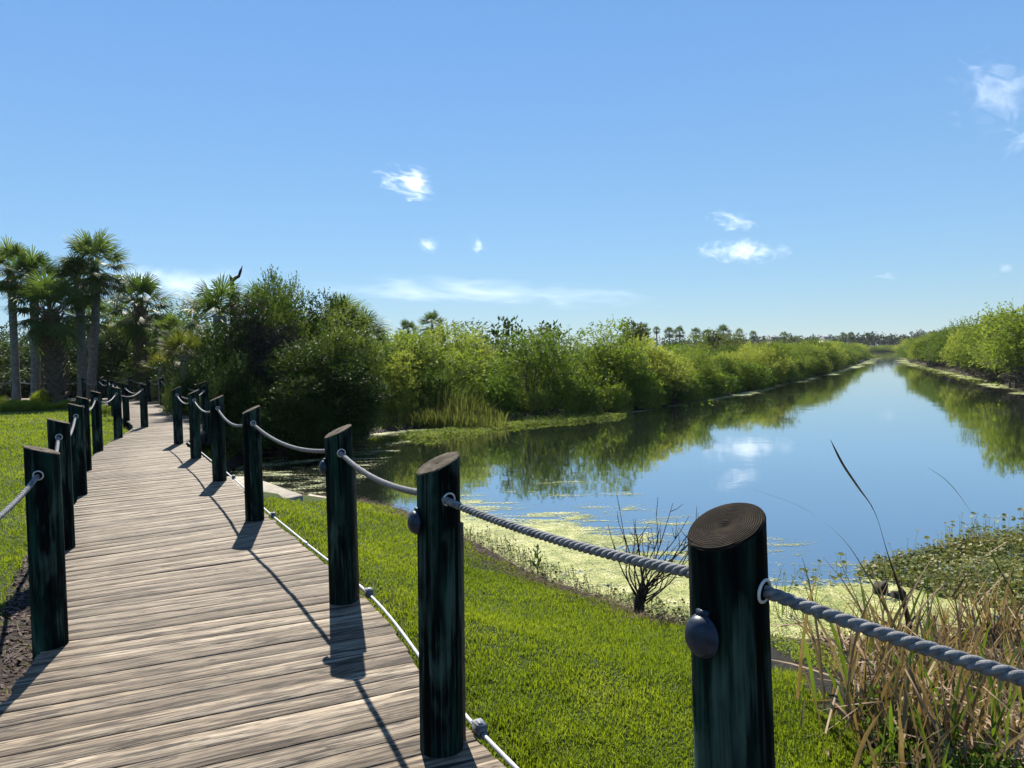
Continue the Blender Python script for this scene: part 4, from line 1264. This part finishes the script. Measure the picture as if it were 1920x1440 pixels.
mat_plants('floating_weed', w2([(735, 826), (760, 812), (860, 803), (1010, 783), (1090, 775), (1150, 772), (1188, 775), (1150, 786), (1080, 792), (980, 800), (890, 814), (800, 826)]), 26000, .10, .030, MAT['matweed'],
           'green floating weed mat reaching from the left bank into the water', 'weed mat')
mat_plants('floating_weed', w2([(1255, 762), (1330, 742), (1470, 707), (1560, 690), (1555, 695), (1440, 722), (1350, 752), (1290, 765)]), 9000, .10, .055, MAT['matweed'],
           'thin strip of floating weed along the left bank further away', 'weed mat')
mat_plants('floating_weed', w2([(1700, 684), (1760, 702), (1830, 720), (1960, 742), (1960, 730), (1840, 706), (1760, 690), (1715, 677)]), 16000, .14, .055, MAT['matweed'],
           'brownish floating weed strip along the right bank', 'weed mat')
mat_plants('pennywort', w2([(1600, 1075), (1650, 1050), (1700, 1040), (1760, 1025), (1830, 1008), (1960, 992), (2300, 985), (2300, 1250), (1960, 1200), (1860, 1140), (1760, 1120), (1690, 1098)]), 34000, .07, .016, MAT['penny'],
           'dense pennywort with small round leaves on the water at the right', 'pennywort')
mat_plants('pennywort', w2([(1440, 1075), (1560, 1060), (1640, 1045), (1760, 1000), (1790, 985), (1960, 955), (1960, 1000), (1700, 1060), (1640, 1085), (1500, 1110)]), 900, .12, .024, MAT['penny'],
           'loose pennywort leaves on thin stalks at the outer edge of the mat', 'pennywort')
mat_plants('bank_weed', w2([(850, 1000), (900, 1005), (960, 1025), (1060, 1075), (1170, 1115), (1300, 1140), (1420, 1180), (1440, 1250), (1300, 1210), (1160, 1172), (1010, 1100), (900, 1040)]), 5200, .13, .013, MAT['olive'], 'small dark weeds sprouting along the muddy water edge', 'weed')

# ------------------------------------------------------------------ reeds and single plants at the right
def stalk_set(g, c, num, h, spread, wd, lean, droop, bias=(0, 0), seg=6, broken=0.):
    """strap leaves: tapering ribbons with a fold, rising from c and bending over"""
    Vs, Fs = [], []; n0 = 0
    for q in range(num):
        b = np.array([c[0]+g.normal(0, spread), c[1]+g.normal(0, spread), 0.])
        b[2] = gz(b[0], b[1])-.03 if np.ndim(c) and len(c) < 3 else c[2]
        az = g.uniform(0, 6.28); L = h*g.uniform(.45, 1.15); ln = abs(g.normal(0, lean))
        d = np.array([math.cos(az)*ln+bias[0], math.sin(az)*ln+bias[1], 1.]); d /= np.linalg.norm(d)
        kink = g.random() < broken; kt = g.uniform(.25, .8)
        P = [b]; dd = d.copy()
        for s in range(seg):
            tt = (s+1)/seg
            if kink and abs(tt-kt) < .5/seg+1e-6:
                dd = unit(dd+np.array([math.cos(az), math.sin(az), -g.uniform(.8, 2.2)])*1.2)
            dd = unit(dd+np.array([math.cos(az), math.sin(az), 0])*droop*tt/seg*2-np.array([0, 0, droop*tt*tt/seg*2.4]))
            P.append(P[-1]+dd*L/seg)
        P = np.array(P)
        P[:, 2] = np.maximum(P[:, 2], np.array([b[2]+.02]*len(P)))
        f = g.uniform(0, 6.28); sv = np.array([math.cos(f), math.sin(f), 0])
        hw = wd*g.uniform(.6, 1.3)*.5*np.array([1.]*(seg-1)+[.6, .06]) if not (kink and g.random() < .4) else wd*.5*np.ones(seg+1)
        fold = np.cross(unit(P[-1]-P[0]), sv)*hw[:, None]*.35
        V = np.stack([P-sv*hw[:, None], P+fold, P+sv*hw[:, None]], 1).reshape(-1, 3)
        i_ = np.arange(seg)[:, None]*3
        F = np.concatenate([i_+[0, 1, 4, 3], i_+[1, 2, 5, 4]])
        Vs.append(V); Fs.append(F+n0); n0 += len(V)
    return np.concatenate(Vs), np.concatenate(Fs)

g = np.random.default_rng(77)
CL = [(1622, 1330, .66, 18, 5, 'dead reed clump nearest the green post at the mud edge'), (1662, 1290, .66, 20, 6, 'tan reed clump with thin upright stalks against the yellow duckweed'), (1700, 1255, .58, 24, 9, 'reed clump at the foot of the tall reddish blade'),
      (1765, 1235, .44, 20, 4, 'low dead reed clump standing before the yellow duckweed'), (1838, 1225, .62, 28, 4, 'pale dead reed clump in front of the pennywort'), (1905, 1235, .56, 26, 5, 'pale dead reed clump at the right edge above the thick rope'),
      (1735, 1325, .50, 26, 12, 'mixed clump of green and dead reeds under the thick rope'), (1815, 1330, .50, 28, 6, 'dense tangle of dead reeds right under the thick rope'), (1895, 1345, .52, 30, 9, 'reed clump below the rope at the right edge'), (1975, 1310, .55, 26, 8, 'reed clump cut off by the right edge of the picture'),
      (1672, 1385, .34, 16, 6, 'short reed clump where the lawn corner meets the reeds'), (1755, 1415, .46, 22, 12, 'green leafy reed clump at the bottom edge of the picture'), (1845, 1425, .46, 24, 12, 'broad bladed green reed clump at the bottom right'), (1935, 1430, .52, 24, 12, 'reed clump in the lower right corner'),
      (1700, 1490, .36, 16, 8, 'low reed clump cut by the bottom edge of the picture')]
for px, py, h, nd, ng, lab in CL:
    p = onground(px, py); z0 = p[2]
    e = empty('reed_clump', (p[0], p[1], z0), lab, 'reeds', 'dead and green reeds at the right')
    V, F = stalk_set(g, (0, 0, -.04), int(nd*3.1), h*1.1, .11, .015, .30, .28, broken=.5); obj('dead_stalks', mesh('dead_stalks', V, F, MAT['tan']), e)
    V, F = stalk_set(g, (0, 0, -.04), int(ng*1.1), h*1.1, .13, .016, .20, .25); obj('green_blades', mesh('green_blades', V, F, MAT['reed']), e)
# fallen dead leaves under the reeds
P = []
V_, F_, n0 = [], [], 0
rz0, rz1 = np.array([1.2, 2.2]), np.array([4.6, 5.4])
lx, ly = g.uniform(rz0[0], rz1[0], 4200), g.uniform(rz0[1], rz1[1], 4200)
ok = inpoly(lx, ly, REEDZ) & (vnoise(lx*3, ly*3) > .33) & (lx > 1.75+.35*(ly > 3.6))
for a in np.stack([lx[ok], ly[ok]], -1)[:1500]:
    z0 = gz(a[0], a[1]); az = g.uniform(0, 6.28); L = g.uniform(.15, .55); up = g.uniform(-.02, .45)
    d = np.array([math.cos(az), math.sin(az), up]); s = np.array([-d[1], d[0], g.normal(0, .4)])*g.uniform(.004, .009)
    b = np.array([a[0], a[1], z0+g.random()*.14])
    c = [b, b+d*L*.5+[0, 0, .03*g.random()], b+d*L-[0, 0, up*L*.6]]
    V = np.array([c[0]-s, c[0]+s, c[1]+s, c[1]-s, c[2]+s*.3, c[2]-s*.3]); V_.append(V); F_ += [[n0, n0+1, n0+2, n0+3], [n0+3, n0+2, n0+4, n0+5]]; n0 += 6
tag(obj('reed_litter', mesh('reed_litter', np.concatenate(V_), np.array(F_), MAT['tan'])), 'tangle of fallen dead reed leaves on the mud at the lower right', 'reed litter', kind='stuff')

def blade(name, pts, wd, mat, label, cat):
    """pts: (px, py, depth)"""
    P = spline(np.array([dep(a, b, c) for a, b, c in pts]), .05)
    t = np.linspace(0, 1, len(P)); hw = wd*.5*np.interp(t, [0, .3, .62, .78, .95, 1], [1, .95, .55, .75, .35, .05])
    tw = t*2.2
    s = np.stack([np.cos(tw), .35*np.sin(tw)+.2, 0*t], -1); n_ = np.stack([0*t, -np.ones(len(t)), 0*t], -1)
    V = np.stack([P-s*hw[:, None], P+n_*hw[:, None]*.3, P+s*hw[:, None], P-n_*hw[:, None]*.12], 1).reshape(-1, 3)
    i_ = np.arange(len(P)-1)[:, None]*4
    F = np.concatenate([i_+[0, 1, 5, 4], i_+[1, 2, 6, 5], i_+[2, 3, 7, 6], i_+[3, 0, 4, 7]])
    tag(obj(name, mesh(name, V, F, mat)), label, cat, 'tall single reed blades at the right')
blade('tall_reed', [(1722, 1290, 4.6), (1700, 1150, 4.55), (1665, 1040, 4.5), (1640, 960, 4.5), (1610, 915, 4.45), (1580, 870, 4.4), (1557, 824, 4.4)], .058, MAT['redblade'], 'tall twisted reddish blade rising highest in front of the open water', 'reed')
blade('tall_reed', [(1690, 1200, 4.7), (1630, 1085, 4.6), (1580, 1010, 4.5), (1510, 955, 4.4), (1450, 930, 4.35), (1401, 915, 4.3)], .018, MAT['reed'], 'thin arching blade bending left towards the nearest post', 'reed')
blade('tall_reed', [(1905, 1120, 5.2), (1870, 1060, 5.1), (1835, 985, 5.0), (1800, 930, 5.0), (1770, 897, 4.95), (1738, 876, 4.9)], .018, MAT['reed'], 'thin dark blade arching left over the water at the far right', 'reed')
blade('tall_reed', [(1845, 1160, 5.2), (1815, 1075, 5.1), (1790, 1090, 5.1)], .01, MAT['tan'], 'short broken tan blade between the tall ones', 'reed')
blade('tall_reed', [(1785, 1120, 4.8), (1830, 1055, 4.7), (1865, 1030, 4.7), (1896, 1012, 4.7)], .024, MAT['tan'], 'pale dead blade leaning right across the pennywort', 'reed')
blade('tall_reed', [(1790, 1250, 4.6), (1815, 1150, 4.6), (1860, 1070, 4.6)], .018, MAT['tan'], 'pale dead stem leaning right below the other', 'reed')
blade('tall_reed', [(1515, 1290, 3.9), (1640, 1345, 3.8), (1740, 1390, 3.7), (1830, 1450, 3.6)], .014, MAT['reed'], 'long green blade lying low across the lawn corner', 'reed')
blade('tall_reed', [(1640, 1460, 3.6), (1650, 1360, 3.7), (1680, 1290, 3.8), (1697, 1255, 3.9)], .012, MAT['reed'], 'slim upright green blade beneath the thick rope', 'reed')
blade('tall_reed', [(1541, 1415, 3.7), (1590, 1385, 3.7), (1625, 1365, 3.7)], .014, MAT['tan'], 'short tan stem lying on the lawn corner', 'reed')
blade('tall_reed', [(1926, 1010, 5.4), (1922, 980, 5.4), (1915, 946, 5.4)], .014, MAT['tan'], 'short dark stem at the right edge above the pennywort', 'reed')

# debris and short dead stems along the muddy edge
mb_v, mb_f, n0 = [], [], 0
for q in range(4500):
    k_ = g.integers(5, 11); f_ = g.random(); a = SHORE[k_]*(1-f_)+SHORE[k_+1]*f_
    x_, y_ = a+g.normal(0, .17, 2)-[.17, .13]
    z0 = max(gz(x_, y_), ZW)+.006; az = g.uniform(0, 6.28); L = g.uniform(.03, .16)
    d = np.array([math.cos(az), math.sin(az), g.uniform(0, .5)])*L; s_ = np.array([-math.sin(az), math.cos(az), .3])*g.uniform(.0015, .004)
    b = np.array([x_, y_, z0]); mb_v.append(np.array([b-s_, b+s_, b+d+s_*.5, b+d-s_*.5])); mb_f.append([n0, n0+1, n0+2, n0+3]); n0 += 4
tag(obj('shore_debris', mesh('shore_debris', np.concatenate(mb_v), np.array(mb_f), MAT['olddeb'])), 'dark twigs and plant debris along the muddy water edge below the lawn', 'debris', kind='stuff')

# low weeds on the black mud just right of the nearest post
P_ = [tuple(onground(a, b)[:2]) for a, b in ((1445, 1165), (1500, 1150), (1560, 1160), (1600, 1230), (1570, 1300), (1500, 1255), (1445, 1225))]
Q_ = np.array(P_); xx = g.uniform(Q_[:, 0].min(), Q_[:, 0].max(), 2600); yy = g.uniform(Q_[:, 1].min(), Q_[:, 1].max(), 2600)
ok = inpoly(xx, yy, P_) & (vnoise(xx*5, yy*5) > .38); xx, yy = xx[ok], yy[ok]
zz, _ = land_z(xx, yy); O = np.stack([xx, yy, zz+.005], -1); D = unit(np.stack([g.normal(0, .6, len(xx)), g.normal(0, .6, len(xx)), .8+0*xx], -1))
V, F = sprays(g, O, D, .08, 6, .022, .013)
tag(obj('mud_weed', mesh('mud_weed', V, F, MAT['mangrove'])), 'low green weeds on the black mud between the nearest post and the dead reeds', 'weed', kind='stuff')

# leafy weeds among the reeds in the lower right corner
mat_pl = [tuple(onground(a, b)[:2]) for a, b in ((1570, 1325), (1640, 1330), (1760, 1380), (1990, 1420), (2100, 1700), (1800, 1800), (1690, 1520), (1640, 1400))]
P_ = np.array(mat_pl); xx = g.uniform(P_[:, 0].min(), P_[:, 0].max(), 2600); yy = g.uniform(P_[:, 1].min(), P_[:, 1].max(), 2600)
ok = inpoly(xx, yy, mat_pl) & (vnoise(xx*4, yy*4) > .52); xx, yy = xx[ok], yy[ok]
zz, _ = land_z(xx, yy); O = np.stack([xx, yy, zz+.01], -1); D = unit(np.stack([g.normal(0, .4, len(xx)), g.normal(0, .4, len(xx)), np.ones(len(xx))], -1))
V, F = sprays(g, O, D, .11, 7, .028, .015)
tag(obj('leafy_weed', mesh('leafy_weed', V, F, MAT['mangrove'])), 'low leafy green weeds among the dead reeds in the lower right corner', 'weed', kind='stuff')

# sedges right of the nearest post, bare shrub, dock weed, stumps
for px, py, h, nb, lab in ((1462, 1150, .42, 16, 'thin green sedge rising beside the nearest post'), (1500, 1160, .36, 12, 'smaller sedge right of the one beside the post'), (1530, 1150, .22, 8, 'low sedge tuft in the duckweed'), (885, 1015, .26, 6, 'thin sedge at the bank behind the second post')):
    p = at(px, py, ZW)
    V, F = stalk_set(g, (0, 0, -.04), nb, h, .05, .007, .25, .25)
    tag(obj('sedge', mesh('sedge', V, F, MAT['reed']), None, (p[0], p[1], ZW+.02)), lab, 'sedge', 'sedges in the duckweed')
p = at(1200, 1148, -.66)
mb = MB()
add_tube(mb, np.array([[0, 0, -.1], [-.01, 0, .08], [.02, 0, .17], [.035, .01, .22]]), [.05, .042, .03, .018], 8)
for q in range(26):
    s = np.array([g.uniform(-.02, .06), g.normal(0, .03), g.uniform(.02, .2)])
    az = g.uniform(-1.2, 1.2); el = g.uniform(.5, 1.5)
    d = np.array([math.sin(az)*.7+.22, math.cos(q*1.7)*.35, math.sin(el)]); d /= np.linalg.norm(d)
    L = g.uniform(.3, .78)
    P = spline(np.array([s, s+d*L*.4+[0.05*g.normal(), 0, -.03], s+d*L*.75, s+d*L+[.02*g.normal(), 0, .05]]), .06)
    add_tube(mb, P, np.linspace(.0075, .0022, len(P)), 5)
    for _ in range(4):
        a_ = P[g.integers(len(P)//3, len(P))]; d2 = unit(d+g.normal(0, .6, 3)); l2 = g.uniform(.06, .2)
        add_tube(mb, np.array([a_, a_+d2*l2*.5, a_+d2*l2+[0, 0, .02]]), [.003, .0025, .0015], 4)
tag(obj('bare_shrub', mb.build('bare_shrub', MAT['bare'], True), None, (p[0], p[1], -.64)), 'leafless twiggy shrub on the bank left of the nearest post', 'bare shrub')
p = at(1008, 1075, -.68)
e = empty('dock_weed', (p[0], p[1], -.68), 'broad leaved green weed at the bank between the two nearest posts', 'weed')
mb = MB(); add_tube(mb, np.array([[0, 0, -.02], [.01, 0, .15], [0, 0, .28]]), [.006, .005, .003], 6); obj('stem', mb.build('stem', MAT['reed']), e)
Vs, Fs, n0 = [], [], 0
for q in range(13):
    z0 = .02+.02*q; az = q*2.4; L = .11-.004*q; d = np.array([math.cos(az), math.sin(az), 1.2]); d /= np.linalg.norm(d); s = np.array([-math.sin(az), math.cos(az), 0])*L*.22
    b = np.array([0, 0, z0]); V = [b, b+d*L*.35+s*.8, b+d*L*.7+s-[0, 0, .01], b+d*L, b+d*L*.7-s-[0, 0, .01], b+d*L*.35-s*.8, b+d*L*.5-[0, 0, .012]]
    Vs.append(V); Fs += [[n0+6, n0+k_, n0+(k_+1) % 6] for k_ in range(6)]; n0 += 7
obj('leaves', mesh('leaves', np.concatenate(Vs), np.array(Fs), MAT['reed']), e)
for px, py, wd, hh, rz, lab in ((1650, 1112, .15, .09, .5, 'dark weathered stump block half sunk at the edge of the pennywort'), (1682, 1120, .13, .07, -.3, 'second dark stump block right of the first in the duckweed')):
    p = at(px, py, ZW)
    gg = np.random.default_rng(px)
    m = 9; t = np.arange(m)*2*np.pi/m; rr = wd*.5*gg.uniform(.75, 1.2, m)
    V = np.vstack([np.stack([rr*1.15*np.cos(t), rr*.8*np.sin(t), 0*t-.12], -1), np.stack([rr*np.cos(t), rr*.7*np.sin(t), hh*gg.uniform(.45, 1.25, m)], -1), [[0, 0, hh*.7]]])
    j = np.arange(m); kx = (j+1) % m
    tag(obj('stump', mesh('stump', V, [np.stack([j, kx, kx+m, j+m], -1), np.stack([j+m, kx+m, j*0+2*m], -1)], MAT['darkwood']), None, (p[0], p[1], ZW), (0, 0, rz)), lab, 'stump')

# ------------------------------------------------------------------ clouds: thin real volumes far off
def mat_cloud(name, dens, thr, scale, seed, soft=.16, warp=.5, detail=6, fall=1.):
    m = bpy.data.materials.new(name); m.use_nodes = True; t = m.node_tree; t.nodes.clear()
    N_ = lambda ty: t.nodes.new('ShaderNode'+ty)
    out = N_('OutputMaterial'); vol = N_('VolumePrincipled'); tc = N_('TexCoord')
    vol.inputs['Color'].default_value = (1, 1, 1, 1); vol.inputs['Anisotropy'].default_value = .55
    mp = N_('Mapping'); mp.inputs['Location'].default_value = (seed*3.1, seed*1.7, seed*.9); mp.inputs['Scale'].default_value = scale
    t.links.new(tc.outputs['Object'], mp.inputs[0])
    nz = N_('TexNoise'); nz.inputs['Scale'].default_value = 1.; nz.inputs['Detail'].default_value = detail; nz.inputs['Roughness'].default_value = .6; nz.inputs['Distortion'].default_value = warp
    t.links.new(mp.outputs[0], nz.inputs['Vector'])
    ln = N_('VectorMath'); ln.operation = 'LENGTH'; t.links.new(tc.outputs['Object'], ln.inputs[0])
    a = N_('Math'); a.operation = 'MULTIPLY_ADD'; a.inputs[1].default_value = -fall; a.inputs[2].default_value = .62*fall-thr
    t.links.new(ln.outputs['Value'], a.inputs[0])
    n3 = N_('Math'); n3.operation = 'MULTIPLY_ADD'; n3.inputs[1].default_value = 3.2; n3.inputs[2].default_value = -1.6; t.links.new(nz.outputs['Fac'], n3.inputs[0])
    b = N_('Math'); b.operation = 'ADD'; t.links.new(a.outputs[0], b.inputs[0]); t.links.new(n3.outputs[0], b.inputs[1])
    c = N_('MapRange'); c.inputs['From Min'].default_value = .0; c.inputs['From Max'].default_value = soft*3; c.inputs['To Max'].default_value = dens
    t.links.new(b.outputs[0], c.inputs['Value']); t.links.new(c.outputs[0], vol.inputs['Density'])
    t.links.new(vol.outputs[0], out.inputs['Volume'])
    return m

def cloud(px, py, wpx, hpx, D, rot, mat, label, group):
    V, F = lathe([(math.sin(a), -math.cos(a)) for a in np.linspace(.001, math.pi-.001, 14)], 24)
    c = dep(px, py, D)
    k = D/FPX
    o = obj('cloud', mesh('cloud', V, F, mat), None, c, (0, rot, -math.atan2(c[0], c[1])), (wpx*k*.5, wpx*k*.35, hpx*k*.5))
    tag(o, label, 'cloud', group)
q = 'small clouds in the sky'
cloud(765, 343, 165, 74, 3000, R_(14), mat_cloud('cloud_a', .010, .14, (1.9, 1.9, 2.3), 1, .2, .8), 'brightest small white cloud high over the middle of the picture', q)
cloud(1372, 415, 105, 56, 3000, R_(14), mat_cloud('cloud_b', .008, .14, (1.7, 1.7, 2.2), 2, .2, .8), 'small round white cloud above the long flat one', q)
cloud(1392, 471, 178, 50, 3000, R_(5), mat_cloud('cloud_c', .0062, -.02, (3.6, 2.6, 1.5), 3, .22, .7, 6, .75), 'long flat based white cloud over the right of the channel', q)
cloud(1870, 172, 230, 180, 3000, R_(35), mat_cloud('cloud_d', .006, .2, (2., 2., 2.2), 4, .3, 1.), 'soft ragged cloud at the upper right edge', q)
cloud(1915, 266, 100, 50, 3000, R_(-25), mat_cloud('cloud_e', .005, .1, (1.6, 1.6, 1.6), 5, .3, 1.), 'faint wisp cut by the right edge below the ragged cloud', q)
cloud(800, 458, 70, 46, 3000, R_(25), mat_cloud('cloud_f', .010, .15, (1.8, 1.8, 2.2), 6, .3, 1.), 'faint small wisp below the brightest cloud', q)
cloud(896, 459, 40, 46, 3000, 0, mat_cloud('cloud_g', .014, .12, (1.6, 1.6, 1.8), 7, .3, 1.), 'tiny wisp right of the faint one', q)
cloud(1662, 519, 56, 24, 3000, 0, mat_cloud('cloud_h', .007, .1, (1.6, 1.6, 1.4), 8, .3), 'tiny faint cloud low over the far end of the channel', q)
cloud(1885, 503, 58, 32, 3000, R_(-8), mat_cloud('cloud_i', .007, .1, (1.6, 1.6, 1.4), 9, .3), 'tiny faint cloud low at the right', q)
cloud(920, 552, 760, 46, 9000, R_(3.5), mat_cloud('cirrus_a', .0004, -.05, (3.4, 2., 1.2), 10, .5, 1.), 'long thin pale streak of cloud above the left bank', q)
cloud(330, 535, 330, 80, 9000, R_(-4), mat_cloud('cirrus_b', .0012, -.1, (1.6, 1.6, 1.), 11, .5, 1.), 'pale flat cloud between the palms and the dark thicket', q)

# ------------------------------------------------------------------ thin maritime haze
hm = bpy.data.materials.new('haze'); hm.use_nodes = True; t = hm.node_tree; t.nodes.clear()
vo = t.nodes.new('ShaderNodeVolumePrincipled'); ho = t.nodes.new('ShaderNodeOutputMaterial')
vo.inputs['Color'].default_value = (.82, .90, 1., 1); vo.inputs['Density'].default_value = HAZE; vo.inputs['Anisotropy'].default_value = .3
t.links.new(vo.outputs[0], ho.inputs['Volume'])
mb = MB(); box(mb, (0, 0, 5.), 3300, 3300, 16.4)
tag(obj('haze', mb.build('haze', hm)), 'thin pale haze over the far end of the channel', 'haze', kind='stuff')
